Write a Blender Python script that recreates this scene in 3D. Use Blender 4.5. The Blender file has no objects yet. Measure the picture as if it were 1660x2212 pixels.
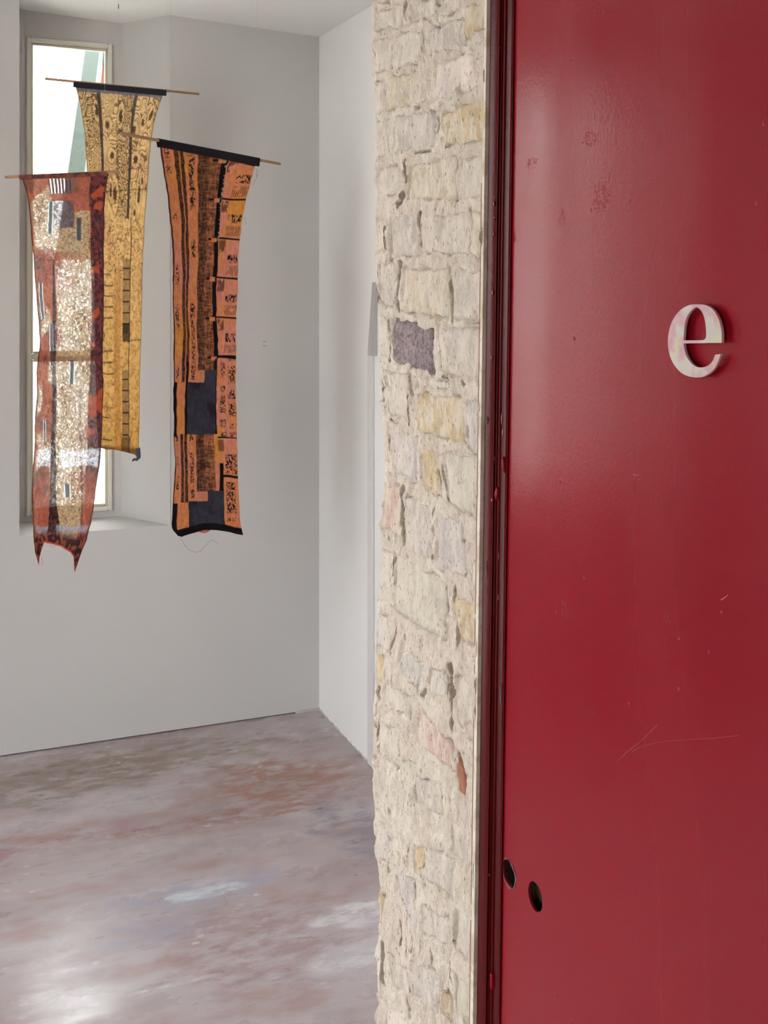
import bpy, bmesh, math, random
import numpy as np
from mathutils import Matrix, Vector

sc = bpy.context.scene
COL = sc.collection
random.seed(7)

# ------------------------------------------------------------------ camera
F_PX, HORIZON, CX, EYE = 2351.0, 660.0, 830.0, 1.6
YAW = math.atan(960.0 / F_PX)
SA, CA = math.sin(YAW), math.cos(YAW)
cam_d = bpy.data.cameras.new('camera')
cam_d.sensor_fit = 'HORIZONTAL'
cam_d.sensor_width = 36.0
cam_d.lens = F_PX * 36.0 / 1660.0
cam_d.shift_y = -(1106.0 - HORIZON) / 1660.0
cam_d.clip_start = 0.02
cam = bpy.data.objects.new('camera', cam_d)
cam.location = (0, 0, EYE)
cam.rotation_euler = (math.pi / 2, 0, -YAW)
COL.objects.link(cam)
sc.camera = cam

# ------------------------------------------------------------------ sky, exposure
SKY = 12.0
w = bpy.data.worlds.new('overcast_sky')
sc.world = w
w.use_nodes = True
wb = w.node_tree.nodes['Background']
wb.inputs[0].default_value = (0.95, 0.975, 1.0, 1)
wb.inputs[1].default_value = SKY
sc.view_settings.view_transform = 'Standard'
sc.view_settings.look = 'None'
sc.view_settings.gamma = 1.0
sc.view_settings.use_curve_mapping = False
sc.view_settings.exposure = 0.06
sc.cycles.max_bounces = 6
sc.cycles.diffuse_bounces = 4
sc.cycles.glossy_bounces = 3
sc.cycles.transparent_max_bounces = 8
sc.cycles.adaptive_threshold = 0.08
sc.cycles.use_denoising = True
sc.cycles.sample_clamp_indirect = 40.0


# ------------------------------------------------------------------ picking points on real planes
XR, XW, YB, XD = 0.62, 1.391, 4.086, 0.636      # reveal face, right wall, back wall, door face
YF = 1.60                                      # room side of the dividing wall
XL = -1.75                                      # left wall


def ray(x, y):
    cx, cy = (x - CX) / F_PX, (HORIZON - y) / F_PX
    return np.array([SA + cx * CA, CA - cx * SA, cy])


def onX(x, y, X):
    d = ray(x, y)
    t = X / d[0]
    return d * t + np.array([0, 0, EYE])


def onY(x, y, Y):
    d = ray(x, y)
    return d * (Y / d[1]) + np.array([0, 0, EYE])


def at(x, y, t):
    return ray(x, y) * t + np.array([0, 0, EYE])


def ceil_z(X, Y):
    return 2.663 - 0.045 * (X - 1.391) + 0.036 * (Y - 4.086)


# ------------------------------------------------------------------ numpy noise
_rng = np.random.RandomState(11)
_TAB = _rng.rand(16, 256, 256)


def vnoise(x, y, seed=0):
    T = _TAB[seed % 16]
    x = np.asarray(x, float) + 1000.0 + seed * 17.3
    y = np.asarray(y, float) + 1000.0 + seed * 9.1
    xi, yi = np.floor(x).astype(int), np.floor(y).astype(int)
    fx, fy = x - xi, y - yi
    fx, fy = fx * fx * (3 - 2 * fx), fy * fy * (3 - 2 * fy)
    a, b = T[xi % 256, yi % 256], T[(xi + 1) % 256, yi % 256]
    c, d = T[xi % 256, (yi + 1) % 256], T[(xi + 1) % 256, (yi + 1) % 256]
    return (a * (1 - fx) + b * fx) * (1 - fy) + (c * (1 - fx) + d * fx) * fy


def fbm(x, y, seed=0, oct=4):
    s, a, n = 0.0, 0.5, 0.0
    for k in range(oct):
        ca_, sa_ = math.cos(0.6 + 1.1 * k), math.sin(0.6 + 1.1 * k)
        s = s + a * vnoise((x * ca_ - y * sa_) * 2 ** k, (x * sa_ + y * ca_) * 2 ** k, seed + k)
        n += a
        a *= 0.5
    return s / n


def sstep(a, b, x):
    t = np.clip((x - a) / (b - a), 0, 1)
    return t * t * (3 - 2 * t)


def lin(c):
    c = np.asarray(c, float) / 255.0
    return np.where(c <= 0.04045, c / 12.92, ((c + 0.055) / 1.055) ** 2.4)


def L4(c):
    v = lin(c)
    return (float(v[0]), float(v[1]), float(v[2]), 1.0)


# ------------------------------------------------------------------ object helpers
def link(name, me, m=None, parent=None):
    o = bpy.data.objects.new(name, me)
    COL.objects.link(o)
    if m:
        me.materials.append(m)
    if parent:
        o.parent = parent
        o.matrix_parent_inverse = parent.matrix_world.inverted()
    return o


def tag(o, label=None, cat=None, kind=None, group=None):
    if label:
        o['label'] = label
    if cat:
        o['category'] = cat
    if kind:
        o['kind'] = kind
    if group:
        o['group'] = group
    return o


def empty(name, loc):
    o = bpy.data.objects.new(name, None)
    o.empty_display_size = 0.1
    o.location = loc
    COL.objects.link(o)
    bpy.context.view_layer.update()
    return o


class MB:
    """collects boxes, quads and tubes for one mesh"""

    def __init__(s):
        s.v, s.f = [], []

    def quad(s, a, b, c, d):
        n = len(s.v)
        s.v += [tuple(map(float, p)) for p in (a, b, c, d)]
        s.f.append((n, n + 1, n + 2, n + 3))
        return s

    def hexa(s, p):
        """p: 8 points, bottom ring 0-3 (ccw from above), top ring 4-7"""
        n = len(s.v)
        s.v += [tuple(map(float, q)) for q in p]
        s.f += [tuple(n + i for i in q) for q in
                ((3, 2, 1, 0), (4, 5, 6, 7), (0, 1, 5, 4), (1, 2, 6, 5), (2, 3, 7, 6), (3, 0, 4, 7))]
        return s

    def box(s, x0, x1, y0, y1, z0, z1):
        return s.hexa([(x0, y0, z0), (x1, y0, z0), (x1, y1, z0), (x0, y1, z0),
                       (x0, y0, z1), (x1, y0, z1), (x1, y1, z1), (x0, y1, z1)])

    def tube(s, pts, r, n=8, r2=None):
        pts = [Vector(p) for p in pts]
        base = len(s.v)
        m = len(pts)
        for i, p in enumerate(pts):
            d = (pts[min(i + 1, m - 1)] - pts[max(i - 1, 0)]).normalized()
            u = d.orthogonal().normalized() if i == 0 else (u - d * u.dot(d)).normalized()
            q = d.cross(u)
            rr = r if r2 is None else r + (r2 - r) * i / (m - 1)
            for k in range(n):
                a = 2 * math.pi * k / n
                s.v.append(tuple(p + u * (rr * math.cos(a)) + q * (rr * math.sin(a))))
        for i in range(m - 1):
            for k in range(n):
                a, b = base + i * n + k, base + i * n + (k + 1) % n
                s.f.append((a, b, b + n, a + n))
        s.f.append(tuple(base + k for k in reversed(range(n))))
        s.f.append(tuple(base + (m - 1) * n + k for k in range(n)))
        return s

    def build(s, name, m=None, parent=None, bevel=0.0, smooth=False):
        me = bpy.data.meshes.new(name)
        me.from_pydata(s.v, [], s.f)
        if bevel:
            bm = bmesh.new()
            bm.from_mesh(me)
            bmesh.ops.bevel(bm, geom=bm.edges[:], offset=bevel, segments=2, affect='EDGES', clamp_overlap=True)
            bm.to_mesh(me)
            bm.free()
        me.validate()
        me.update()
        if smooth:
            me.shade_smooth()
        return link(name, me, m, parent)


def grid_mesh(name, P, m=None, parent=None, col=None, alpha=None, smooth=True):
    nv, nu = P.shape[:2]
    me = bpy.data.meshes.new(name)
    idx = np.arange(nv * nu).reshape(nv, nu)
    q = np.stack([idx[:-1, :-1], idx[:-1, 1:], idx[1:, 1:], idx[1:, :-1]], -1).reshape(-1, 4)
    me.vertices.add(nv * nu)
    me.vertices.foreach_set('co', P.astype(np.float32).ravel())
    me.loops.add(q.size)
    me.loops.foreach_set('vertex_index', q.ravel().astype(np.int32))
    me.polygons.add(len(q))
    me.polygons.foreach_set('loop_start', (np.arange(len(q)) * 4).astype(np.int32))
    me.polygons.foreach_set('loop_total', np.full(len(q), 4, np.int32))
    me.update(calc_edges=True)
    if smooth:
        me.shade_smooth()
    if col is not None:
        a = me.color_attributes.new('col', 'FLOAT_COLOR', 'POINT')
        c = np.ones((nv * nu, 4), np.float32)
        c[:, :3] = col.reshape(-1, 3)
        if alpha is not None:
            c[:, 3] = alpha.ravel()
        a.data.foreach_set('color', c.ravel())
    return link(name, me, m, parent)


def outline_mesh(loops, half, bevel, to_world):
    """closed 2-D loops (holes allowed) filled, given thickness, mapped into the world"""
    cu = bpy.data.curves.new('outline', 'CURVE')
    cu.dimensions = '2D'
    cu.fill_mode = 'BOTH'
    cu.extrude = half
    cu.bevel_depth = bevel
    cu.bevel_resolution = 2
    for lp in loops:
        sp = cu.splines.new('POLY')
        sp.points.add(len(lp) - 1)
        for p, q in zip(sp.points, lp):
            p.co = (q[0], q[1], 0, 1)
        sp.use_cyclic_u = True
    o = bpy.data.objects.new('outline', cu)
    COL.objects.link(o)
    me = bpy.data.meshes.new_from_object(o.evaluated_get(bpy.context.evaluated_depsgraph_get()))
    bpy.data.objects.remove(o)
    bpy.data.curves.remove(cu)
    me.materials.clear()
    me.transform(to_world)
    me.update()
    return me


# ------------------------------------------------------------------ material helpers
class M:
    def __init__(s, name):
        s.m = bpy.data.materials.new(name)
        s.m.use_nodes = True
        s.t = s.m.node_tree
        s.N, s.L = s.t.nodes, s.t.links
        s.bsdf = s.N['Principled BSDF']
        s.out = s.N['Material Output']
        s.obj = s.N.new('ShaderNodeTexCoord').outputs['Object']

    def put(s, sock, v):
        if hasattr(v, 'links') or isinstance(v, bpy.types.NodeSocket):
            s.L.new(v, sock)
        else:
            sock.default_value = v

    def set(s, **k):
        for n, v in k.items():
            s.put(s.bsdf.inputs[n.replace('_', ' ')], v)
        return s

    def vec(s, scale=(1, 1, 1), loc=(0, 0, 0), src=None):
        n = s.N.new('ShaderNodeMapping')
        n.inputs['Scale'].default_value = scale
        n.inputs['Location'].default_value = loc
        s.L.new(src or s.obj, n.inputs['Vector'])
        return n.outputs[0]

    def noise(s, scale, detail=4, rough=0.55, vec=None, dist=0.0):
        n = s.N.new('ShaderNodeTexNoise')
        n.inputs['Scale'].default_value = scale
        n.inputs['Detail'].default_value = detail
        n.inputs['Roughness'].default_value = rough
        n.inputs['Distortion'].default_value = dist
        s.L.new(vec or s.obj, n.inputs['Vector'])
        return n.outputs['Fac']

    def voro(s, scale, vec=None, feature='F1'):
        n = s.N.new('ShaderNodeTexVoronoi')
        n.feature = feature
        n.inputs['Scale'].default_value = scale
        s.L.new(vec or s.obj, n.inputs['Vector'])
        return n.outputs['Distance']

    def ramp(s, f, a, b, smooth=True):
        n = s.N.new('ShaderNodeMapRange')
        n.interpolation_type = 'SMOOTHSTEP' if smooth else 'LINEAR'
        n.inputs['From Min'].default_value = a
        n.inputs['From Max'].default_value = b
        s.put(n.inputs['Value'], f)
        return n.outputs[0]

    def math(s, op, a, b=0.0):
        n = s.N.new('ShaderNodeMath')
        n.operation = op
        s.put(n.inputs[0], a)
        s.put(n.inputs[1], b)
        return n.outputs[0]

    def mix(s, f, a, b, mode='MIX'):
        n = s.N.new('ShaderNodeMix')
        n.data_type = 'RGBA'
        n.blend_type = mode
        s.put(n.inputs[0], f)
        s.put(n.inputs[6], a)
        s.put(n.inputs[7], b)
        return n.outputs[2]

    def bump(s, h, strength=0.3, dist=0.01, normal=None):
        n = s.N.new('ShaderNodeBump')
        n.inputs['Strength'].default_value = strength
        n.inputs['Distance'].default_value = dist
        s.L.new(h, n.inputs['Height'])
        if normal:
            s.L.new(normal, n.inputs['Normal'])
        s.L.new(n.outputs[0], s.bsdf.inputs['Normal'])
        return n.outputs[0]

    def attr(s, name='col'):
        n = s.N.new('ShaderNodeAttribute')
        n.attribute_name = name
        return n

    def blob(s, c, rad, warp, soft=0.35):
        """soft patch around world point c with radii rad, its outline broken up by warp"""
        n = s.N.new('ShaderNodeVectorMath')
        n.operation = 'SUBTRACT'
        s.L.new(s.obj, n.inputs[0])
        n.inputs[1].default_value = c
        d = s.N.new('ShaderNodeVectorMath')
        d.operation = 'DIVIDE'
        s.L.new(n.outputs[0], d.inputs[0])
        d.inputs[1].default_value = rad
        l = s.N.new('ShaderNodeVectorMath')
        l.operation = 'LENGTH'
        s.L.new(d.outputs[0], l.inputs[0])
        v = s.math('ADD', l.outputs['Value'], warp)
        return s.ramp(v, 1.0 + soft, 1.0 - soft)


def plain(name, rgb, rough=0.6, metallic=0.0, spec=0.5):
    m = M(name)
    m.set(Base_Color=L4(rgb), Roughness=rough, Metallic=metallic, Specular_IOR_Level=spec)
    return m.m


def wall_paint(name, rgb, amount=0.012):
    m = M(name)
    n1 = m.noise(1.3, 1)
    c0 = np.asarray(rgb, float)
    c = m.mix(m.ramp(n1, 0.3, 0.7), L4(c0 * (1 - amount)), L4(np.minimum(c0 * (1 + amount), 255)))
    m.set(Base_Color=c, Roughness=0.75, Specular_IOR_Level=0.15)
    return m.m


MAT_WALL_SHADE = wall_paint('white_wall_shaded', (206, 204, 202))  # greyed so the back wall's shade is in the colour
MAT_WALL_LIT = wall_paint('white_wall_lit', (246, 245, 243))  # paler copy for the right wall, its stronger light put into the colour
MAT_CEIL = wall_paint('white_ceiling_paint', (248, 248, 246))
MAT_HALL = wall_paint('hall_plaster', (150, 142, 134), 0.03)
MAT_FRAME = plain('cream_window_paint', (226, 224, 212), 0.4)


def make_floor_mat():
    m = M('worn_painted_concrete')
    str_ = m.vec((0.45, 1.0, 1.0))
    big = m.noise(2.2, 5, 0.6, str_)
    mid = m.noise(7.5, 6, 0.62, m.vec((0.45, 1.0, 1.0), (3, 1, 0)))
    fine = m.noise(26, 6, 0.65, m.vec((0.4, 1.0, 1.0), (1, 7, 0)))
    c = m.mix(m.ramp(big, 0.34, 0.66), L4((168, 151, 151)), L4((193, 183, 187)))
    c = m.mix(m.math('MULTIPLY', m.ramp(mid, 0.50, 0.68), 0.55), c, L4((168, 132, 124)))
    c = m.mix(m.math('MULTIPLY', m.ramp(m.noise(5.2, 6, 0.6, m.vec((0.5, 1, 1), (9, 4, 0))), 0.52, 0.68), 0.5), c, L4((206, 198, 200)))
    c = m.mix(m.math('MULTIPLY', m.ramp(m.noise(9, 6, 0.6, m.vec((0.5, 1, 1), (2, 14, 0))), 0.55, 0.7), 0.4), c, L4((144, 130, 138)))
    warp = m.math('MULTIPLY', m.math('SUBTRACT', m.noise(11, 6, 0.65, m.vec((0.5, 1, 1), (5, 5, 0))), 0.5), 2.6)
    fine_w = m.ramp(fine, 0.36, 0.6)

    def patch(px, py, rx, ry, rgb, amt):
        nonlocal c
        t = EYE / ((py - HORIZON) / F_PX)
        p = at(px, py, t)
        f = m.blob((p[0], p[1], 0.0), (rx, ry, 1.0), warp)
        f = m.math('MULTIPLY', f, m.math('MULTIPLY', fine_w, amt))
        c = m.mix(f, c, L4(rgb))

    patch(600, 1690, 0.26, 0.20, (161, 118, 102), 0.95)
    patch(430, 1780, 0.30, 0.07, (157, 118, 111), 0.7)
    patch(330, 1640, 0.55, 0.14, (144, 128, 113), 0.9)
    patch(120, 1690, 0.35, 0.16, (140, 126, 114), 0.8)
    patch(60, 1850, 0.35, 0.16, (171, 128, 125), 0.75)
    patch(560, 2040, 0.22, 0.18, (161, 130, 130), 0.7)
    patch(760, 1780, 0.10, 0.22, (137, 128, 140), 0.8)
    patch(420, 1930, 0.20, 0.07, (164, 164, 183), 0.8)
    patch(320, 2010, 0.12, 0.07, (164, 159, 178), 0.7)
    patch(180, 1860, 0.30, 0.10, (195, 192, 193), 0.7)
    patch(450, 1925, 0.10, 0.03, (207, 218, 226), 0.9)
    patch(755, 1975, 0.13, 0.05, (218, 214, 218), 0.9)
    patch(745, 2075, 0.10, 0.05, (212, 209, 212), 0.9)
    patch(370, 2128, 0.10, 0.007, (219, 216, 219), 0.9)
    # flecks of white paint, drawn out along the trowel marks
    fv = m.voro(24, m.vec((0.55, 1, 1), (0.3, 0, 0)))
    gate = m.ramp(m.noise(4, 3, 0.5, m.vec((0.6, 1, 1), (0, 3, 0))), 0.46, 0.62)
    fl = m.math('MULTIPLY', m.ramp(m.math('ADD', fv, m.math('MULTIPLY', m.noise(90, 3), 0.25)), 0.30, 0.22), gate)
    c = m.mix(m.math('MULTIPLY', fl, 0.75), c, L4((216, 212, 210)))
    ch = m.ramp(m.noise(34, 8, 0.75, m.vec((0.35, 1, 1), (4, 0, 2))), 0.66, 0.74)
    c = m.mix(m.math('MULTIPLY', ch, 0.6), c, L4((208, 204, 204)))
    dk = m.ramp(m.noise(60, 6, 0.7, m.vec((0.4, 1, 1), (8, 2, 2))), 0.64, 0.74)
    c = m.mix(m.math('MULTIPLY', dk, 0.45), c, L4((98, 84, 84)))
    m.set(Base_Color=c, Specular_IOR_Level=0.5,
          Roughness=m.ramp(m.math('ADD', m.math('MULTIPLY', mid, 0.7), m.math('MULTIPLY', fine, 0.3)), 0.1, 1.0, False))
    r = m.N.new('ShaderNodeMapRange')
    r.inputs['To Min'].default_value, r.inputs['To Max'].default_value = 0.20, 0.42
    r.inputs['From Min'].default_value, r.inputs['From Max'].default_value = 0.35, 0.65
    m.L.new(mid, r.inputs['Value'])
    m.L.new(r.outputs[0], m.bsdf.inputs['Roughness'])
    m.bump(m.noise(40, 3, 0.6, m.vec((0.5, 1, 1))), 0.10, 0.004)
    return m.m


MAT_FLOOR = make_floor_mat()

# ================================================================== SETTING
# floor: room and hall share one slab
fl = MB().box(XL - 0.2, XW + 0.15, -2.4, YB + 0.55, -0.12, 0.0).build('floor', MAT_FLOOR)
tag(fl, 'worn mauve painted concrete floor with rust and white patches', 'floor', 'structure')

# ceiling of the room (slightly out of level)
def cpt(x, y, up=0.0):
    return (x, y, ceil_z(x, y) + up)


x0, x1, y0, y1 = XL - 0.1, XW + 0.12, 1.45, YB + 0.5
ce = MB().hexa([cpt(x0, y0), cpt(x1, y0), cpt(x1, y1), cpt(x0, y1),
                cpt(x0, y0, .1), cpt(x1, y0, .1), cpt(x1, y1, .1), cpt(x0, y1, .1)]).build('ceiling', MAT_CEIL)
tag(ce, 'plain white ceiling over the gallery room', 'ceiling', 'structure')
hk = onY(256, 40, 4.0)
hz = ray(256, 9)
# where the sight line meets the ceiling plane
tt = (2.663 + 0.045 * 1.391 - 0.036 * 4.086 - EYE) / (hz[2] + 0.045 * hz[0] - 0.036 * hz[1])
hp = hz * tt + np.array([0, 0, EYE])
hook = MB().tube([hp + np.array([0, 0, .01]), hp, hp + np.array([0, -.004, -.010]), hp + np.array([0, .002, -.016])], .0016, 6).build(
    'ceiling_hook', plain('grey_steel', (120, 116, 112), 0.4, 0.8))
tag(hook, 'tiny grey steel hook in the white ceiling above the window', 'hook')

# back wall with its tall niche
SILL = 0.776
NX0, NX1 = onY(42, 700, YB)[0], onY(368, 700, YB)[0]
YN = YB + 0.25
BX0, BX1 = NX0 - 0.05, onY(262, 700, YN)[0]
WX0, WX1 = onY(57, 700, YN)[0], onY(242, 700, YN)[0]
WZ0, WZ1 = 0.802, 2.618
W2X0, W2X1, W2Z0, W2Z1 = -1.38, -1.00, 0.8, 2.6  # second window of the same wall, out of frame
TOP = 2.95
GAP = 0.0045
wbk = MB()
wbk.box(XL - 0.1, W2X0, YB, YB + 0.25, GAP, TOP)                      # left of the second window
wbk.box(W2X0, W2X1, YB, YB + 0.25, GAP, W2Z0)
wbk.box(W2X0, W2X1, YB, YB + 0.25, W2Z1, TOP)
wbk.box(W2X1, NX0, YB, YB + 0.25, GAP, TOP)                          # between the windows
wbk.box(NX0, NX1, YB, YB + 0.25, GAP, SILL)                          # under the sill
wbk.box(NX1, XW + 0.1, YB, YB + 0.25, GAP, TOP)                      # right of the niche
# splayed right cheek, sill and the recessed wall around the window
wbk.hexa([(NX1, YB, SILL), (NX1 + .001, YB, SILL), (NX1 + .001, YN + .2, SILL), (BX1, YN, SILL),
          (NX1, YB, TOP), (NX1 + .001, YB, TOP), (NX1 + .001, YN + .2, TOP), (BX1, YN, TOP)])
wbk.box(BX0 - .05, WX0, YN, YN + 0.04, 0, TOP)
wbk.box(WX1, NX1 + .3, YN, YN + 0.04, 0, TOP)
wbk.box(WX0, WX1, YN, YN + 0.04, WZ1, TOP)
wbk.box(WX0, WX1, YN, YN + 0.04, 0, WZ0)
wall_back = wbk.build('wall_back', MAT_WALL_SHADE)
tag(wall_back, 'white back wall with a tall recessed window niche', 'wall', 'structure')
for yy, wd in ((737.5, 7), (747.5, 7)):
    a, b = onY(572 - wd / 2, yy, YB), onY(572 + wd / 2, yy, YB)
    MB().box(a[0], b[0], YB - .0012, YB + .001, a[2] - .0016, a[2] + .0016).build(
        'nail_mark', plain('nail_mark_grey', (158, 150, 144), 0.7), wall_back)
# crumbs of filler along the foot of the wall near the corner
rc = np.random.RandomState(5)
mc = plain('filler_plaster', (205, 198, 190), 0.9)
cr = MB()
for k in range(60):
    p = onY(640 + 50 * rc.rand(), 1500, YB)[0]
    s = .002 + .004 * rc.rand()
    cr.box(p - s, p + s, YB - s * 1.3, YB + .002, 0.0, s * 1.6)
for k in range(70):
    yy = YB - rc.rand() ** 1.5 * 1.0
    s = .0015 + .003 * rc.rand()
    cr.box(XW - s * 1.2, XW + .002, yy - s * 2, yy + s * 2, 0.0, s * 1.5)
o = cr.build('filler_crumbs', mc, wall_back, bevel=0.0006)
tag(o, kind='stuff')

# right wall
wr = MB().box(XW, XW + 0.12, YF - 0.3, YB + 0.25, 0.0, TOP).build('wall_right', MAT_WALL_LIT)
tag(wr, 'white right wall of the room behind the brick jamb', 'wall', 'structure')

# left wall of the room with a wide window bay (out of frame, lights the room)
LW0, LW1, LZ0, LZ1 = 1.64, 2.48, 0.05, 2.62
wl = MB()
wl.box(XL - 0.15, XL, YF - .3, LW0, 0, TOP)
wl.box(XL - 0.15, XL, LW1, YB + .2, 0, TOP)
wl.box(XL - 0.15, XL, LW0, LW1, 0, LZ0)
wl.box(XL - 0.15, XL, LW0, LW1, LZ1, TOP)
wl = tag(wl.build('wall_left', MAT_WALL_SHADE), 'white left wall of the room with a wide window', 'wall', 'structure')

# hall on the camera's side: side wall behind the door, far side and ceiling
HB = -2.2
HZ = 2.75
hl = MB()
hl.box(0.76, 0.88, HB, 1.19, 0, HZ)
tag(hl.build('wall_hall_right', MAT_HALL), 'plastered hall wall behind the open red door', 'wall', 'structure')
hl = MB()
HO0, HO1 = -1.1, -0.42                              # opening to the yard on the hall's left side
hl.box(-2.0, -1.88, HB, HO0, 0, HZ)
hl.box(-2.0, -1.88, HO1, 1.19, 0, HZ)
hl.box(-2.0, -1.88, HO0, HO1, 2.1, HZ)
tag(hl.build('wall_hall_left', MAT_HALL), 'plastered hall wall with an opening to the yard', 'wall', 'structure')
tag(MB().box(-2.0, 0.88, HB - .12, HB, 0, HZ).build('wall_hall_back', MAT_HALL), 'plastered end wall of the hall', 'wall', 'structure')
tag(MB().box(-2.1, 0.9, HB - .1, 1.25, HZ, HZ + .1).build('ceiling_hall', MAT_HALL), 'plain plaster ceiling of the hall', 'ceiling', 'structure')

# ------------------------------------------------------------------ window in the niche
win = empty('window_1', ((WX0 + WX1) / 2, YN + .05, WZ0))
tag(win, 'tall narrow window with pale cream frame in the wall niche', 'window', 'structure')
FW = 0.016
y0, y1 = YN - 0.012, YN + 0.038
fr = MB()
fr.box(WX0, WX0 + FW, y0, y1, WZ0, WZ1)
fr.box(WX1 - FW, WX1, y0, y1, WZ0, WZ1)
fr.box(WX0 + FW, WX1 - FW, y0, y1, WZ1 - FW, WZ1)
fr.box(WX0 + FW, WX1 - FW, y0, y1, WZ0, WZ0 + FW)
fr.build('window_frame', MAT_FRAME, win, bevel=0.003)
ZT = onY(60, 771, YN)[2]
MB().box(WX0 + FW, WX1 - FW, YN + .005, YN + .036, ZT - .011, ZT + .011).build('transom', MAT_FRAME, win, bevel=0.003)
be = MB()
SW = 0.009
for (za, zb) in ((WZ0 + FW, ZT - .011), (ZT + .011, WZ1 - FW)):
    be.box(WX0 + FW, WX0 + FW + SW, YN + .008, YN + .034, za, zb)
    be.box(WX1 - FW - SW, WX1 - FW, YN + .008, YN + .034, za, zb)
    be.box(WX0 + FW + SW, WX1 - FW - SW, YN + .008, YN + .034, za, za + SW)
    be.box(WX0 + FW + SW, WX1 - FW - SW, YN + .008, YN + .034, zb - SW, zb)
be.build('glazing_bead', plain('oak_edge_paint', (214, 206, 184), 0.45), win, bevel=0.002)


def glass_mat():
    m = M('window_glass')
    tr = m.N.new('ShaderNodeBsdfTransparent')
    tr.inputs[0].default_value = (0.96, 0.98, 0.965, 1)
    gl = m.N.new('ShaderNodeBsdfGlossy')
    gl.inputs['Roughness'].default_value = 0.02
    fz = m.N.new('ShaderNodeFresnel')
    fz.inputs[0].default_value = 1.45
    mx = m.N.new('ShaderNodeMixShader')
    m.L.new(fz.outputs[0], mx.inputs[0])
    m.L.new(tr.outputs[0], mx.inputs[1])
    m.L.new(gl.outputs[0], mx.inputs[2])
    m.L.new(mx.outputs[0], m.out.inputs['Surface'])
    return m.m


MAT_GLASS = glass_mat()
for (za, zb) in ((WZ0 + FW, ZT), (ZT, WZ1 - FW)):
    MB().box(WX0 + FW, WX1 - FW, YN + .022, YN + .026, za, zb).build('pane', MAT_GLASS, win)

win3 = empty('window_3', ((W2X0 + W2X1) / 2, YB + .12, W2Z0))
tag(win3, 'second tall window in the back wall, further left', 'window', 'structure')
fr = MB()
fr.box(W2X0, W2X0 + .03, YB + .1, YB + .16, W2Z0, W2Z1)
fr.box(W2X1 - .03, W2X1, YB + .1, YB + .16, W2Z0, W2Z1)
fr.box(W2X0 + .03, W2X1 - .03, YB + .1, YB + .16, W2Z0, W2Z0 + .03)
fr.box(W2X0 + .03, W2X1 - .03, YB + .1, YB + .16, W2Z1 - .03, W2Z1)
fr.build('window_frame', MAT_FRAME, win3)
MB().box(W2X0 + .03, W2X1 - .03, YB + .128, YB + .132, W2Z0 + .03, W2Z1 - .03).build('pane', MAT_GLASS, win3)

win2 = empty('window_2', (XL, (LW0 + LW1) / 2, LZ0))
tag(win2, 'wide side window with white frame in the left wall', 'window', 'structure')
fr = MB()
for yy in (LW0, LW0 + .40, LW1 - .05):
    fr.box(XL - .12, XL - .05, yy, yy + .05, LZ0, LZ1)
fr.box(XL - .12, XL - .05, LW0, LW1, LZ0, LZ0 + .05)
fr.box(XL - .12, XL - .05, LW0, LW1, LZ1 - .05, LZ1)
fr.build('window_frame', MAT_FRAME, win2)

# ------------------------------------------------------------------ outside
gm = M('pale_paving')
gm.set(Base_Color=gm.mix(gm.noise(3, 4), L4((204, 199, 190)), L4((216, 211, 203))), Roughness=0.9)
tag(MB().box(-30, 30, -30, 40, -0.4, -0.15).build('ground', gm.m), 'pale paved ground outside the building', 'ground', 'structure')
nb = empty('neighbour_house', (0.9, 9.0, -.15))
tag(nb, 'bright white rendered house beyond the window', 'building')
p = onY(100, 345, 8.95)
MB().box(-4, 6, 9.0, 9.4, -.15, float(p[2])).build('facade', plain('white_render', (238, 238, 236), 0.9), nb)
MB().box(-4, 6, 8.86, 9.02, p[2] - .09, p[2] + .03).build('ledge', plain('pale_yellow_stone', (226, 220, 160), 0.9), nb)


def slab_px(name, quad, Y, th, m, parent):
    pts = [onY(x, y, Y) for x, y in quad]       # bl, br, tr, tl
    b = MB()
    f = [np.array(q) for q in pts]
    g = [q + np.array([0, th, 0]) for q in f]
    b.hexa([f[0], f[1], g[1], g[0], f[3], f[2], g[2], g[3]])
    return b.build(name, m, parent)


sp = empty('outside_shutter', onY(190, 700, 4.95))
tag(sp, 'grey-green shutter leaning outside the top right of the window', 'shutter')
mg = plain('grey_green_paint', (66, 76, 71), 0.6)
mw = plain('white_edge_paint', (128, 138, 132), 0.6)
mo = plain('terracotta_paint', (112, 62, 42), 0.7)
slab_px('shutter_board', [(120, 560), (160, 560), (217, 96), (186, 96)], 4.95, 0.03, mg, sp)
slab_px('white_edge', [(161, 560), (173, 560), (227, 100), (218, 100)], 4.97, 0.03, mw, sp)
slab_px('terracotta_post', [(174, 560), (215, 560), (252, 130), (222, 130)], 5.00, 0.04, mo, sp)
_pa = onY(240, 135, 5.02)
MB().box(_pa[0], _pa[0] + .05, 5.0, 5.05, -.15, _pa[2] + .1).build('post', plain('post_iron', (112, 62, 42), .6), sp)
slab_px('hinge_plate', [(222, 140), (236, 140), (236, 98), (226, 98)], 4.96, 0.02, plain('dark_hinge', (32, 31, 30), 0.5), sp)

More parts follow.
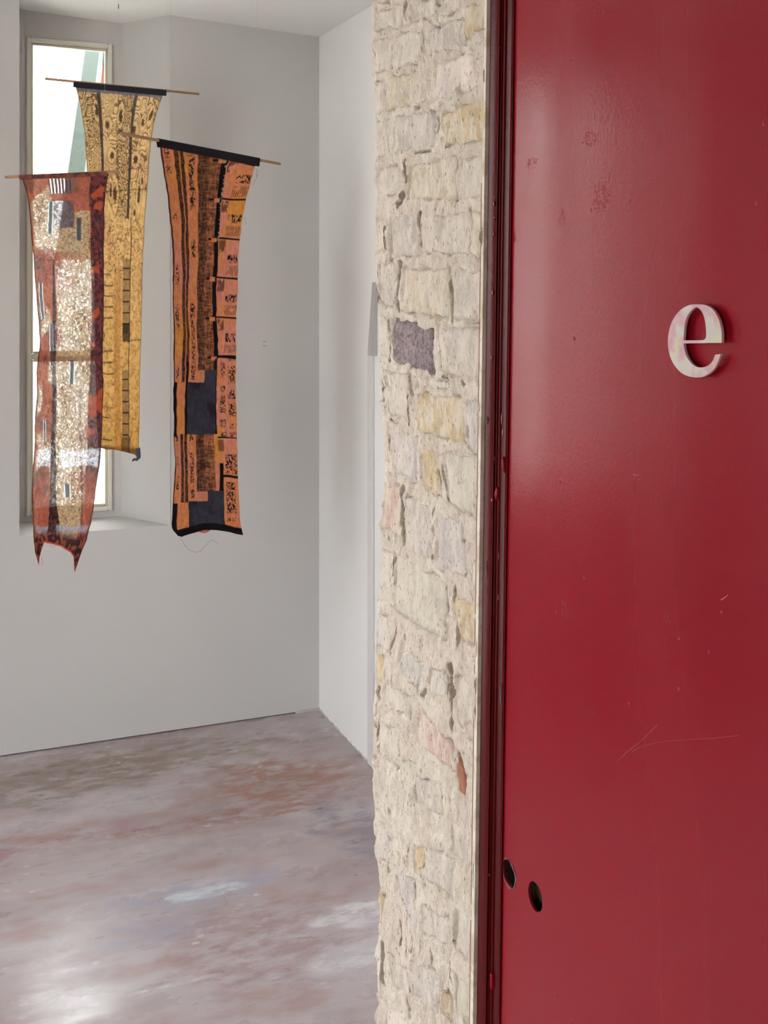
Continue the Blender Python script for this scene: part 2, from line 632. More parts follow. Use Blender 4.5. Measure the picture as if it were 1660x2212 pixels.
# ------------------------------------------------------------------ fittings on the right wall
wf = MB()
zb, zt = onX(795, 766, XW)[2], onX(800, 610, XW)[2]
yb1 = ya0 = onX(803, 766, XW - .022)[1]
D = 0.022
ya = onX(793.5, 766, XW - D)[1]
wf.hexa([(XW - D, yb1, zb), (XW + .001, yb1, zb), (XW + .001, ya, zb), (XW - D, ya, zb),
         (XW - .004, yb1, zt), (XW + .001, yb1, zt), (XW + .001, ya, zt), (XW - .004, ya, zt)])
o = wf.build('wall_light', plain('grey_metal_paint', (186, 182, 181), 0.5), bevel=0.002)
tag(o, 'small grey wedge-shaped fitting on the white right wall beside the brick', 'wall light')
tr = MB()
yc = onX(798, 900, XW)[1]
tr.box(XW - .008, XW + .001, yc - .05, yc, 0.0, zb)
o = tr.build('cable_trunking', plain('white_trunking', (226, 224, 222), 0.5), bevel=0.003)
tag(o, 'white cable trunking running down the right wall beside the brick', 'trunking')

# ================================================================== DIVIDING WALL WITH ROUGH BRICK JAMB
FAR = np.array([(-200, 797), (0, 797), (60, 797), (110, 793), (150, 793), (210, 797), (300, 800), (400, 799), (450, 797), (560, 799), (600, 803),
                (650, 808), (680, 812), (720, 811), (770, 808), (840, 807), (900, 811), (960, 814), (1010, 815), (1070, 812),
                (1130, 806), (1220, 803), (1300, 799), (1380, 794), (1430, 792), (1500, 792), (1600, 789), (1680, 792), (1780, 794),
                (1850, 800), (1930, 802), (2000, 803), (2040, 797), (2100, 799), (2212, 799), (2600, 799)], float)


def far_s(z):
    pz = np.array([onX(x, y, XR)[2] for y, x in FAR])
    ps = np.array([onX(x, y, XR)[1] for y, x in FAR])
    return np.interp(z, pz[::-1], ps[::-1])


_a, _b = onX(1063.5, 0, XR), onX(1033, 2212, XR)


def near_s(z):
    return _a[1] + (z - _a[2]) * (_b[1] - _a[1]) / (_b[2] - _a[2])


def lumps(s, z):
    return 0.006 * (fbm(s * 60, z * 22, 3, 4) - .5)


def edge_drop(s, z):
    r = 0.034 + 0.03 * vnoise(z * 9, z * 0, 5)
    q = far_s(z) + 0.5 * lumps(s * 0 + 1, z) - s
    u = np.clip(q, 0, r)
    d = r - np.sqrt(np.maximum(r * r - (r - u) ** 2, 0))
    return np.where(q < 0, r, d)


core = MB()
core.box(XR + 0.035, XW + .1, 1.26, YF - .055, 0, TOP)                        # right pier
core.box(XL - .1, -1.25, 1.20, YF, 0, TOP)                               # left of the doorway
core.box(-1.25, XR + .05, 1.20, YF, 2.42, TOP)                           # over the doorway
core.box(XR + .20, XW + .1, 1.20, YF - .01, 0, TOP)
wall_front = core.build('wall_front', MAT_WALL_SHADE)
tag(wall_front, 'thick dividing wall whose jamb shows bare rough brickwork', 'wall', 'structure')

Z0 = (0, 0, 440, 880, 1320, 1732)


def zp(k, x, y):
    p = onX(770 + .217 * x, Z0[k] + .217 * y, XR)
    return (p[1], p[2])


BR = [  # zoom sheet, four corners (tl tr br bl), clay colour
    (1, (560, 40), (840, -60), (830, 185), (550, 265), 'grey'),
    (1, (885, -70), (1060, -130), (1060, 95), (870, 185), 'pale'),
    (1, (1110, 60), (1335, -40), (1335, 270), (1110, 395), 'ochre'),
    (1, (170, -60), (340, -120), (340, 30), (180, 60), 'pink'),
    (1, (200, 110), (480, 30), (470, 260), (200, 320), 'pale'),
    (1, (430, 345), (690, 285), (660, 620), (400, 695), 'pale'),
    (1, (740, 295), (1095, 150), (1110, 440), (720, 575), 'grey'),
    (1, (190, 400), (375, 360), (360, 700), (170, 740), 'pale'),
    (1, (1140, 440), (1340, 360), (1335, 560), (1200, 610), 'pale'),
    (1, (830, 615), (1185, 500), (1240, 865), (745, 1010), 'blush'),
    (1, (370, 765), (665, 690), (725, 1000), (320, 1110), 'pale_ochre'),
    (1, (150, 800), (320, 780), (290, 1120), (160, 1150), 'pale'),
    (1, (870, 1130), (1320, 965), (1310, 1405), (900, 1465), 'ochre'),
    (1, (400, 1160), (815, 1090), (800, 1450), (370, 1540), 'grey'),
    (1, (190, 1200), (340, 1180), (320, 1560), (185, 1590), 'pale'),
    (1, (225, 1680), (430, 1625), (425, 1925), (215, 1985), 'pale'),
    (1, (545, 1645), (1015, 1545), (1010, 1985), (525, 2000), 'pale_ochre'),
    (1, (1075, 1590), (1320, 1520), (1310, 1960), (1090, 1985), 'pale'),
    (2, (150, 160), (305, 150), (305, 465), (150, 490), 'pale_ochre'),
    (2, (350, 110), (635, 95), (660, 520), (350, 540), 'grey'),
    (2, (705, 110), (1145, 90), (1140, 500), (695, 490), 'pale'),
    (2, (1170, 80), (1300, 70), (1290, 545), (1170, 520), 'pale_ochre'),
    (2, (240, 590), (410, 590), (415, 1040), (245, 1020), 'grey'),
    (2, (490, 640), (945, 640), (930, 1150), (445, 1085), 'pale_ochre'),
    (2, (1015, 645), (1280, 655), (1270, 1180), (1005, 1165), 'pale'),
    (2, (210, 1100), (345, 1120), (345, 1560), (205, 1480), 'cream'),
    (2, (395, 1125), (770, 1235), (790, 1695), (370, 1570), 'purple'),
    (2, (815, 1215), (1275, 1235), (1265, 1775), (845, 1685), 'pale'),
    (2, (190, 1560), (275, 1570), (275, 1960), (180, 1930), 'cream'),
    (2, (305, 1660), (545, 1690), (545, 2190), (315, 2080), 'pale'),
    (2, (600, 1720), (1000, 1780), (1000, 1850), (610, 1830), 'pale'),
    (2, (620, 1875), (1085, 1930), (1100, 2400), (590, 2250), 'ochre'),
    (2, (1115, 1930), (1260, 1960), (1240, 2530), (1120, 2400), 'lilac'),
    (3, (400, 240), (640, 285), (640, 765), (400, 660), 'lilac'),
    (3, (655, 380), (805, 405), (885, 905), (720, 875), 'ochre'),
    (3, (885, 440), (1245, 475), (1225, 1125), (940, 960), 'sand'),
    (3, (190, 40), (330, 60), (330, 280), (195, 320), 'cream'),
    (3, (250, 500), (380, 520), (380, 690), (270, 640), 'cream'),
    (3, (275, 745), (445, 770), (455, 1290), (290, 1195), 'pink'),
    (3, (520, 880), (785, 990), (775, 1540), (520, 1430), 'grey'),
    (3, (815, 1060), (1080, 1125), (1110, 1690), (825, 1610), 'lilac'),
    (3, (400, 1425), (910, 1720), (915, 2330), (405, 2040), 'sand'),
    (3, (190, 1530), (240, 1525), (238, 1860), (185, 1840), 'pink'),
    (3, (250, 1400), (380, 1440), (370, 1980), (250, 1920), 'pale'),
    (3, (1010, 1860), (1195, 1960), (1195, 2350), (1060, 2340), 'ochre'),
    (4, (170, -10), (325, 60), (355, 430), (170, 330), 'lilac'),
    (4, (140, 370), (305, 445), (310, 740), (130, 650), 'ochre'),
    (4, (480, 370), (720, 520), (610, 800), (450, 610), 'greyblue'),
    (4, (740, 545), (915, 590), (925, 850), (705, 850), 'greyblue'),
    (4, (625, 940), (1000, 1320), (1045, 1600), (622, 1345), 'rose'),
    (4, (240, 1090), (450, 1155), (440, 1560), (240, 1425), 'pale'),
    (4, (455, 1470), (650, 1480), (560, 1810), (465, 1690), 'sand'),
    (4, (600, 1640), (880, 1725), (880, 2050), (600, 1900), 'grey'),
    (4, (1010, 640), (1185, 700), (1185, 1180), (1010, 1100), 'pale'),
    (4, (1045, 1430), (1100, 1560), (1110, 1830), (1040, 1780), 'red'),
    (4, (110, 1090), (205, 1160), (205, 1500), (100, 1400), 'pale_ochre'),
    (4, (110, 760), (230, 790), (225, 1040), (110, 1010), 'pale'),
    (4, (290, 700), (560, 840), (560, 1050), (290, 960), 'pale'),
    (4, (215, 1470), (300, 1545), (325, 2090), (215, 1800), 'pale'),
    (4, (1110, 1250), (1185, 1290), (1185, 1700), (1120, 1650), 'pale'),
    (5, (240, 160), (340, 345), (340, 600), (230, 560), 'lilac'),
    (5, (740, 430), (1000, 570), (1000, 980), (740, 770), 'grey'),
    (5, (965, 190), (1170, 310), (1170, 650), (965, 520), 'pale'),
    (5, (395, 620), (590, 770), (630, 1280), (445, 900), 'lilac'),
    (5, (215, 900), (282, 935), (282, 1235), (215, 1185), 'ochre'),
    (5, (600, 390), (730, 470), (705, 640), (590, 740), 'ochre'),
    (5, (580, 1560), (865, 1710), (855, 2150), (600, 1920), 'grey'),
    (5, (1010, 1060), (1165, 1180), (1165, 1600), (1010, 1480), 'pale'),
    (5, (660, 1000), (960, 1180), (950, 1420), (670, 1300), 'pale'),
    (5, (340, 1500), (540, 1640), (540, 1980), (380, 1820), 'pale'),
    (5, (850, 1860), (990, 1970), (990, 2200), (860, 2090), 'brown'),
    (5, (330, 2040), (560, 2180), (560, 2420), (330, 2300), 'blush'),
    (5, (1010, 1700), (1160, 1830), (1160, 2200), (1020, 2080), 'sand'),
    (5, (160, 1500), (255, 1560), (260, 1960), (150, 1880), 'cream'),
]
CLAY = {'grey': (215, 203, 191), 'pale': (224, 211, 197), 'pale_ochre': (223, 207, 184), 'cream': (232, 218, 200),
        'ochre': (220, 196, 158), 'pink': (230, 198, 182), 'blush': (244, 226, 215), 'purple': (170, 152, 154),
        'lilac': (218, 206, 199), 'sand': (222, 212, 192), 'greyblue': (218, 210, 198), 'rose': (230, 198, 182),
        'red': (186, 128, 102), 'brown': (196, 175, 148)}
LIME = L4((238, 226, 211))


def brick_mat(key):
    c0 = np.array(CLAY[key], float)
    m = M('brick_clay_' + key)
    vs = m.vec((1, 1.0, 0.45))
    blot = m.noise(40, 7, 0.7, m.vec((1, 1.1, .6)))
    c = m.mix(m.ramp(blot, 0.35, 0.65), L4(c0 * 0.93), L4(np.minimum(c0 * 1.05, 255)))
    och = m.ramp(m.noise(30, 5, 0.65, m.vec((1, 1.2, .5), (4, 1, 8))), 0.60, 0.70)
    c = m.mix(m.math('MULTIPLY', och, 0.55 if 'ochre' in key else (0.0 if key in ('purple', 'pink', 'rose', 'blush', 'lilac', 'red') else 0.22)), c, L4((182, 150, 92)))
    sm = m.ramp(m.noise(48, 7, 0.76, m.vec((1, 1.2, .5), (1, 2, 3))), 0.46 if key not in ('purple', 'red') else 0.62, 0.58 if key not in ('purple', 'red') else 0.8)
    c = m.mix(m.math('MULTIPLY', sm, 0.8), c, LIME)
    c = m.mix(m.math('MULTIPLY', m.ramp(m.noise(80, 6, .78, m.vec((1, 1, .4), (7, 3, 2))), .56, .70), .45), c, L4(c0 * np.array((.80, .78, .74))))
    pit = m.voro(190 if key != 'purple' else 260, vs)
    gate = m.ramp(m.noise(45, 3), 0.46, 0.56)
    pm = m.math('MULTIPLY', m.ramp(pit, 0.30, 0.16), gate)
    pit2 = m.math('MULTIPLY', m.ramp(m.voro(75, m.vec((1, 1, .5), (3, 3, 3))), .16, .09), m.ramp(m.noise(22, 2), .5, .56))
    pm = m.math('MAXIMUM', pm, pit2)
    c = m.mix(m.math('MULTIPLY', pm, 0.6), c, L4((136, 112, 84)) if key != 'purple' else L4((66, 52, 54)))
    if key == 'purple':
        c = m.mix(m.ramp(m.noise(220, 4, .7), 0.58, 0.7), c, L4((190, 178, 176)))
        c = m.mix(m.math('MULTIPLY', m.ramp(m.noise(150, 6, .75), 0.52, 0.42), 0.7), c, L4((104, 88, 92)))
    m.set(Base_Color=c, Roughness=0.92, Specular_IOR_Level=0.2)
    h = m.noise(140, 5, 0.78, vs)
    m.bump(h, 0.95, 0.006)
    return m.m


BMAT = {k: brick_mat(k) for k in CLAY}
rb = np.random.RandomState(3)
QUADS = []
for k, tl, tr_, br_, bl, key in BR:
    q = [np.array(zp(k, *p)) for p in (tl, tr_, br_, bl)]
    QUADS.append((q, key))

for q, key in QUADS:
    n, mm = 20, 16
    u, v = np.meshgrid(np.linspace(0, 1, n), np.linspace(0, 1, mm))
    # round the plan of the brick a little
    uu, vv = u, v
    S = (q[0][0] * (1 - uu) + q[1][0] * uu) * (1 - vv) + (q[3][0] * (1 - uu) + q[2][0] * uu) * vv
    Zc = (q[0][1] * (1 - uu) + q[1][1] * uu) * (1 - vv) + (q[3][1] * (1 - uu) + q[2][1] * uu) * vv
    sd = rb.randint(0, 12)
    S, Zc = S + 0.013 * (fbm(S * 70, Zc * 70, sd, 3) - .5), Zc + 0.013 * (fbm(S * 70, Zc * 70, sd + 2, 3) - .5)
    base = rb.uniform(0.0015, 0.0045)
    tilt = rb.uniform(-.0025, .0025)
    h = base + tilt * (u - .5) * 2 + 0.0075 * (fbm(S * 70, Zc * 40, sd, 4) - .5)
    e = np.minimum(np.minimum(u, 1 - u) * (n - 1), np.minimum(v, 1 - v) * (mm - 1))
    h = h - 0.004 * np.clip(1 - e, 0, 1)
    X = XR - h + edge_drop(S, Zc)
    P = np.stack([X, S, Zc], -1)
    # skirt into the wall
    Pp = np.zeros((mm + 2, n + 2, 3))
    Pp[1:-1, 1:-1] = P
    Pp[0, 1:-1], Pp[-1, 1:-1] = P[0], P[-1]
    Pp[1:-1, 0], Pp[1:-1, -1] = P[:, 0], P[:, -1]
    Pp[0, 0], Pp[0, -1], Pp[-1, 0], Pp[-1, -1] = P[0, 0], P[0, -1], P[-1, 0], P[-1, -1]
    Pp[0, :, 0] = Pp[-1, :, 0] = XR + .03
    Pp[:, 0, 0] = Pp[:, -1, 0] = np.maximum(Pp[:, 0, 0], XR + .03)
    grid_mesh('brick', Pp, BMAT[key], wall_front)

# the mortar bed: real relief, high over the joints, scraped away over the bricks, open cracks
zlo, zhi = 0.42, 2.16
NZ, NP = 980, 280
zz = np.linspace(zlo, zhi, NZ)
pp = np.linspace(0, 1, NP)
fs, ns = far_s(zz), near_s(zz) + 0.0
S = ns[:, None] + (fs - ns)[:, None] * pp[None, :]
Zg = np.repeat(zz[:, None], NP, 1)
rough = fbm(S * 120, Zg * 55, 2, 4) - .5
Hm = 0.0032 + 0.012 * (fbm(S * 32, Zg * 18, 6, 4) - .5) + 0.011 * rough
n_in = 0.018 * (fbm(S * 55, Zg * 40, 8, 4) - .5)
n_cr = fbm(S * 160, Zg * 60, 9, 3) - .5
n_oc = 0.35 + 0.65 * vnoise(S * 20, Zg * 12, 4)
inside = np.zeros_like(S)
for q, key in QUADS:
    pts = [q[0], q[1], q[2], q[3]]
    d = np.full(S.shape, 9.0)
    for i in range(4):
        a, b = pts[i], pts[(i + 1) % 4]
        e = b - a
        nrm = np.array([-e[1], e[0]]) / (np.linalg.norm(e) + 1e-9)
        c = (pts[0] + pts[2]) / 2
        if np.dot(c - a, nrm) < 0:
            nrm = -nrm
        d = np.minimum(d, (S - a[0]) * nrm[0] + (Zg - a[1]) * nrm[1])
    inside = np.maximum(inside, sstep(-0.001, 0.006, d + n_in))
Hm = Hm - 0.0080 * inside
CR = [(1, (495, 1640), (510, 1780), 60, 14), (1, (500, 1880), (450, 2040), 50, 14), (1, (525, -10), (515, 240), 34, 8), (1, (830, 1180), (828, 1310), 24, 8),
      (1, (1180, 640), (1200, 655), 30, 10), (1, (600, 1080), (660, 1060), 26, 7), (1, (400, 715), (420, 715), 16, 8), (1, (700, 280), (690, 420), 16, 5),
      (1, (845, 5), (860, 30), 40, 10), (1, (1000, 1850), (1005, 1990), 14, 5), (1, (905, 1420), (905, 1450), 30, 8), (1, (600, 1520), (760, 1500), 14, 5),
      (2, (322, 240), (315, 450), 26, 10), (2, (668, 100), (665, 390), 36, 8), (2, (450, 600), (440, 730), 66, 18), (2, (440, 730), (432, 1060), 28, 12),
      (2, (965, 650), (970, 1170), 34, 6), (2, (365, 1170), (350, 1560), 22, 9), (2, (565, 1660), (575, 1900), 16, 8), (2, (552, 1900), (548, 2200), 9, 8),
      (2, (235, 600), (240, 980), 10, 7), (2, (1150, 60), (1150, 480), 9, 5), (2, (560, 1590), (568, 1600), 32, 12), (2, (355, 578), (365, 580), 18, 10),
      (2, (285, 1780), (280, 1960), 18, 9), (2, (1180, 1160), (1240, 1180), 24, 6), (2, (870, 1720), (1000, 1775), 7, 5), (2, (1070, 1780), (1080, 1785), 24, 9),
      (3, (482, 800), (480, 1350), 36, 18), (3, (350, 300), (348, 460), 20, 10), (3, (240, 300), (235, 500), 30, 10), (3, (768, 1360), (780, 1480), 28, 12),
      (3, (1108, 1350), (1130, 1630), 40, 9), (3, (992, 1800), (1000, 1900), 38, 10), (3, (1030, 2000), (1035, 2400), 36, 9), (3, (400, 1500), (370, 1700), 16, 8),
      (3, (800, 1000), (795, 1300), 8, 6), (3, (1100, 1150), (1112, 1300), 14, 7), (3, (365, 1300), (372, 1310), 22, 10), (3, (1000, 300), (1090, 220), 30, 7),
      (3, (345, 120), (440, 170), 10, 6), (3, (200, 350), (196, 500), 20, 8), (3, (880, 560), (940, 950), 7, 5),
      (4, (955, 580), (975, 810), 56, 12), (4, (640, 650), (638, 775), 48, 10), (4, (960, 900), (980, 1180), 32, 9), (4, (400, 190), (360, 430), 24, 12),
      (4, (488, 262), (498, 266), 38, 12), (4, (150, 1070), (205, 1130), 30, 14), (4, (420, 1560), (430, 1620), 12, 9), (4, (1055, 1420), (1090, 1800), 40, 6),
      (4, (890, 1800), (900, 2050), 20, 7), (4, (350, 1790), (365, 2000), 24, 8), (4, (580, 1010), (570, 1060), 28, 8), (4, (1080, 555), (1086, 560), 20, 12),
      (4, (250, 760), (245, 880), 30, 6), (4, (700, 790), (680, 850), 24, 8), (4, (1150, 790), (1165, 795), 20, 8), (4, (230, 1100), (225, 1420), 9, 7),
      (5, (255, 190), (295, 340), 26, 14), (5, (288, 1410), (282, 1810), 28, 20), (5, (330, 600), (342, 690), 16, 12), (5, (445, 1180), (450, 1430), 14, 8),
      (5, (515, 1330), (510, 1530), 14, 8), (5, (900, 1850), (935, 2150), 50, 7), (5, (552, 1930), (565, 2130), 22, 8), (5, (605, 840), (610, 940), 28, 9),
      (5, (590, 1330), (585, 1490), 12, 7), (5, (960, 1600), (1000, 1850), 14, 7), (5, (560, 1700), (575, 1880), 10, 8), (5, (770, 1450), (780, 1600), 20, 6),
      (5, (550, 450), (550, 560), 16, 8), (5, (1000, 1380), (1060, 1440), 18, 7), (5, (860, 420), (850, 440), 18, 8)]
ochre = np.zeros_like(S)
for k, a, b, wd, dp in CR:
    a, b = np.array(zp(k, *a)), np.array(zp(k, *b))
    sw = wd * .217 / F_PX * 1.6 * 1.15
    e = b - a
    ln = max(np.linalg.norm(e), 1e-6)
    t = np.clip(((S - a[0]) * e[0] + (Zg - a[1]) * e[1]) / ln ** 2, 0, 1)
    dist = np.hypot(S - a[0] - t * e[0], Zg - a[1] - t * e[1])
    dist = dist + sw * n_cr
    f = sstep(sw * .75, sw * .32, dist)
    Hm = Hm - f * dp * 0.0024
    ochre = np.maximum(ochre, sstep(sw * 1.0, sw * .3, dist) * n_oc)
ed = edge_drop(S, Zg)
X = XR - Hm + ed * 1.0
# plaster lip near the frame is smooth
X = np.where(pp[None, :] < 0.012, XR + .001, X)
Pm = np.stack([X, S, Zg], -1)
# return round the far corner
ret = []
for k, (dx, ds) in enumerate(((.03, .001), (.06, .0), (.20, -.002))):
    R = Pm[:, -1:].copy()
    R[:, :, 0] += dx
    R[:, :, 1] += ds + .004 * (vnoise(zz * 40, zz * 0 + k, 6)[:, None] - .5)
    ret.append(R)
Pm = np.concatenate([Pm] + ret, 1)
sp_ = np.concatenate([S] + [S[:, -1:]] * 3, 1)
zg_ = np.concatenate([Zg] + [Zg[:, -1:]] * 3, 1)
oc_ = np.concatenate([ochre] + [ochre[:, -1:]] * 3, 1)
cA, cB, cC = lin((240, 228, 212)), lin((230, 216, 200)), lin((236, 220, 208))
f1 = sstep(.35, .65, fbm(sp_ * 30, zg_ * 22, 1, 4))[..., None]
f2 = sstep(.5, .7, fbm(sp_ * 16, zg_ * 10, 7, 4))[..., None]
mcol = cA * (1 - f1) + cB * f1
mcol = mcol * (1 - f2 * .6) + cC * f2 * .6
f3 = (np.clip(oc_, 0, 1) * 0.85)[..., None]
mcol = mcol * (1 - f3) + lin((150, 122, 82)) * f3


def mortar_mat():
    m = M('lime_mortar')
    c = m.attr('col').outputs['Color']
    n = m.noise(110, 5, 0.76, m.vec((1, 1, 0.5)))
    c = m.mix(m.math('MULTIPLY', m.ramp(m.noise(60, 7, .7), 0.54, 0.40), 0.45), c, L4((214, 199, 182)))
    c = m.mix(m.math('MULTIPLY', m.ramp(m.noise(75, 5, .65), 0.6, 0.72), 0.5), c, L4((228, 219, 204)))
    c = m.mix(m.math('MULTIPLY', m.ramp(m.noise(42, 7, .78, m.vec((1, 1, .55), (5, 1, 2))), .50, .64), .42), c, L4((204, 187, 166)))
    c = m.mix(m.math('MULTIPLY', m.ramp(m.noise(95, 6, .78, m.vec((1, 1, .4), (2, 6, 2))), .58, .70), .42), c, L4((172, 152, 128)))
    pit = m.math('MULTIPLY', m.ramp(m.voro(180, m.vec((1, 1, .45))), 0.28, 0.15), m.ramp(m.noise(50, 3), 0.47, 0.57))
    c = m.mix(m.math('MULTIPLY', pit, 0.55), c, L4((140, 118, 92)))
    m.set(Base_Color=c, Roughness=0.95, Specular_IOR_Level=0.15)
    m.bump(n, 1.0, 0.007)
    return m.m


MAT_MORTAR = mortar_mat()
mo_ = grid_mesh('mortar', Pm, MAT_MORTAR, wall_front, mcol)
tag(mo_, kind='stuff')
# plain continuation of the jamb above and below the part in view
jb = MB()
for (za, zb_) in ((0.0, zlo), (zhi, 2.42)):
    ya_, yb_ = near_s((za + zb_) / 2) + 0.0, far_s((za + zb_) / 2)
    jb.box(XR, XR + .2, ya_, yb_, za, zb_)
jo = jb.build('jamb_render', plain('jamb_render_cream', (212, 201, 184), 0.95), wall_front, bevel=0.012)
# cream plaster bead with the red paint line beside the steel frame
bd = MB()
zt_, zb2 = 2.42, 0.0
WBD = 0.012


def ns3(z, off, x):
    return (x, float(near_s(z)) + off, z)


bd.hexa([ns3(zb2, .002, XR - .006), ns3(zb2, .002, XR + .012), ns3(zb2, WBD, XR + .012), ns3(zb2, WBD, XR - .006),
         ns3(zt_, .002, XR - .006), ns3(zt_, .002, XR + .012), ns3(zt_, WBD * .6, XR + .012), ns3(zt_, WBD * .6, XR - .006)])
mbd = M('cream_bead')
cb = mbd.mix(mbd.ramp(mbd.noise(40, 5), .45, .62), L4((222, 214, 196)), L4((196, 184, 158)))
mbd.set(Base_Color=cb, Roughness=.8)
bd.build('plaster_bead', mbd.m, wall_front)
rl = MB()
rl.hexa([ns3(zb2, WBD, XR - .0065), ns3(zb2, WBD, XR + .01), ns3(zb2, WBD + .0011, XR + .01), ns3(zb2, WBD + .0011, XR - .0065),
         ns3(1.75, WBD * .72, XR - .0065), ns3(1.75, WBD * .72, XR + .01), ns3(1.75, WBD * .72 + .0008, XR + .01), ns3(1.75, WBD * .72 + .0008, XR - .0065)])
rl.build('red_paint_line', plain('thin_red_paint', (150, 84, 78), .6), wall_front)

# ================================================================== RED DOOR
door = empty('door_1', (XD, 0.7, 0.0))
tag(door, 'glossy dark red metal door with a mottled pink-white letter e', 'door', 'structure')


def red_mat(name, rgb, rough, bumps=True):
    m = M(name)
    n = m.noise(4, 3)
    c = m.mix(m.ramp(n, .3, .7), L4(np.array(rgb) * .97), L4(rgb))
    st = m.noise(9, 1.5, .5, m.vec((1, 1, .12)))
    m.set(Base_Color=c, Specular_IOR_Level=0.30 if bumps else 0.14)
    r = m.N.new('ShaderNodeMapRange')
    r.interpolation_type = 'SMOOTHSTEP'
    r.inputs['From Min'].default_value, r.inputs['From Max'].default_value = .1, .9
    r.inputs['To Min'].default_value, r.inputs['To Max'].default_value = rough - .06, rough + .08
    m.L.new(st, r.inputs['Value'])
    m.L.new(r.outputs[0], m.bsdf.inputs['Roughness'])
    # paint texture: orange peel, sagging runs, single blisters
    h = m.math('MULTIPLY', m.noise(260, 1, .5), 0.10)
    if bumps:
        bl = m.math('MULTIPLY', m.ramp(m.voro(34, m.vec((1, 1, .8))), .085, .03), m.ramp(m.noise(7, 0), .58, .62))
        h = m.math('ADD', h, m.math('MULTIPLY', bl, .8))
        warp = m.math('MULTIPLY', m.math('SUBTRACT', m.noise(330, 1, .6), .5), 5.0)
        for (px, py, rs, rz) in ((1300, 425, .010, .010), (1275, 300, .008, .005), (1215, 470, .004, .006), (1150, 350, .007, .004),
                                 (1375, 1030, .006, .003), (1440, 1335, .004, .003), (1220, 1325, .004, .008)):
            p = onX(px, py, XD)
            h = m.math('ADD', h, m.math('MULTIPLY', m.blob((p[0], p[1], p[2]), (1, rs, rz), warp, .3), .35))
        m.bump(h, 0.35, 0.004)
    else:
        m.bump(h, 0.35, 0.004)
    return m.m


MAT_RED = red_mat('red_gloss_paint', (143, 12, 30), 0.24)
MAT_RED_SHADE = red_mat('red_frame_shaded', (84, 4, 9), 0.25, False)  # darker copy of the door red, the frame's shade put into the colour
# world map for outlines drawn on the door: local x -> -Y, local y -> Z, local z -> -X
DW = Matrix(((0, 0, -1, XD), (-1, 0, 0, 0), (0, 1, 0, 0), (0, 0, 0, 1)))


def on_door(px, py, X=XD):
    p = onX(px, py, X)
    return (-p[1], p[2])


def hole(cx, cy, r, n=28, wob=0.03, seed=0):
    c = on_door(cx, cy)
    rr = np.random.RandomState(seed)
    ph = rr.rand(3) * 6
    out = []
    for i in range(n):
        a = 2 * math.pi * i / n
        k = r * (1 + wob * math.sin(2 * a + ph[0]) + wob * .6 * math.sin(5 * a + ph[1]))
        out.append((c[0] + k * math.cos(a), c[1] + k * math.sin(a)))
    return out


def door_edge(z):
    return -(float(near_s(z)) - 0.0235)


TH = 0.003
H1, H2 = hole(1100, 1886, .0150, wob=.07, seed=2), hole(1157, 1937, .0162, wob=.02, seed=4)
leaf_loop = [(door_edge(0.015), 0.015), (-0.18, 0.015), (-0.18, 2.34), (door_edge(2.34), 2.34)]
me = outline_mesh([leaf_loop, H1, H2], TH / 2, 0.0, DW @ Matrix.Translation((0, 0, -TH / 2)))
link('leaf', me, MAT_RED, door)
# timber core seen through the lock holes
wm = M('dark_oak_core')
wm.set(Base_Color=wm.mix(wm.noise(30, 5, .6, wm.vec((1, 1, .1))), L4((70, 50, 30)), L4((128, 98, 62))), Roughness=.7)
MB().box(XD + .016, XD + .045, .185, 1.15, .02, 2.33).build('timber_core', wm.m, door)
rim = []
c1 = on_door(1101, 1888)
for i in range(28):
    a = 2 * math.pi * i / 28
    k = .0168 * (1 + .07 * math.sin(3 * a + 1) + .06 * math.sin(7 * a))
    rim.append((c1[0] + k * math.cos(a), c1[1] + k * math.sin(a) * 1.02))
me = outline_mesh([rim, hole(1100, 1886, .0151, wob=.07, seed=2)], .0002, 0, DW @ Matrix.Translation((0, 0, .0004)))
o = link('bare_metal_rim', me, plain('bare_steel', (118, 72, 78), .5, .1), door)
tag(o, 'bare metal ring where red paint has chipped round the lock hole')

# steel frame member between door and brick: profile swept up the leaning edge
prof = [(-.0035, .004), (-.0035, .0012), (-.002, 0.0), (.0095, 0.0), (.0100, -.0022), (.0112, -.0022), (.0120, .0012), (.0160, .0016), (.0172, -.0006), (.0192, -.0012),
        (.0206, .0008), (.0222, -.0008), (.0265, -.0012), (.0285, -.0022), (.0292, -.0050), (.0300, -.0050), (.0300, .012)]
nzp = 120
zs = np.linspace(0.0, 2.42, nzp)
Pf = np.zeros((nzp, len(prof), 3))
for j, (px_, dy) in enumerate(prof):
    Pf[:, j, 0] = XR + .55 * px_ + .5 * dy
    Pf[:, j, 1] = near_s(zs) + dy - .84 * max(px_, 0) + .0006 * (vnoise(zs * 12, zs * 0 + j * .3, 2) - .5) * (1 if 0 < j < 14 else 0)
    Pf[:, j, 2] = zs
o = grid_mesh('frame_moulding', Pf, MAT_RED_SHADE, door)
# paint blobs and chips on the frame
chip = plain('chipped_grey_primer', (122, 112, 112), .6)
gl = plain('glossy_paint_drip', (168, 92, 96), .2)
rk = np.random.RandomState(8)


def on_frame(px, py):
    """point of the frame face seen at a pixel"""
    d = ray(px, py)
    z = 1.5
    for _ in range(6):
        t = (float(near_s(z)) + 1.527 * XR - .001) / (d[1] + 1.527 * d[0])
        z = EYE + d[2] * t
    return d * t + np.array([0, 0, EYE])


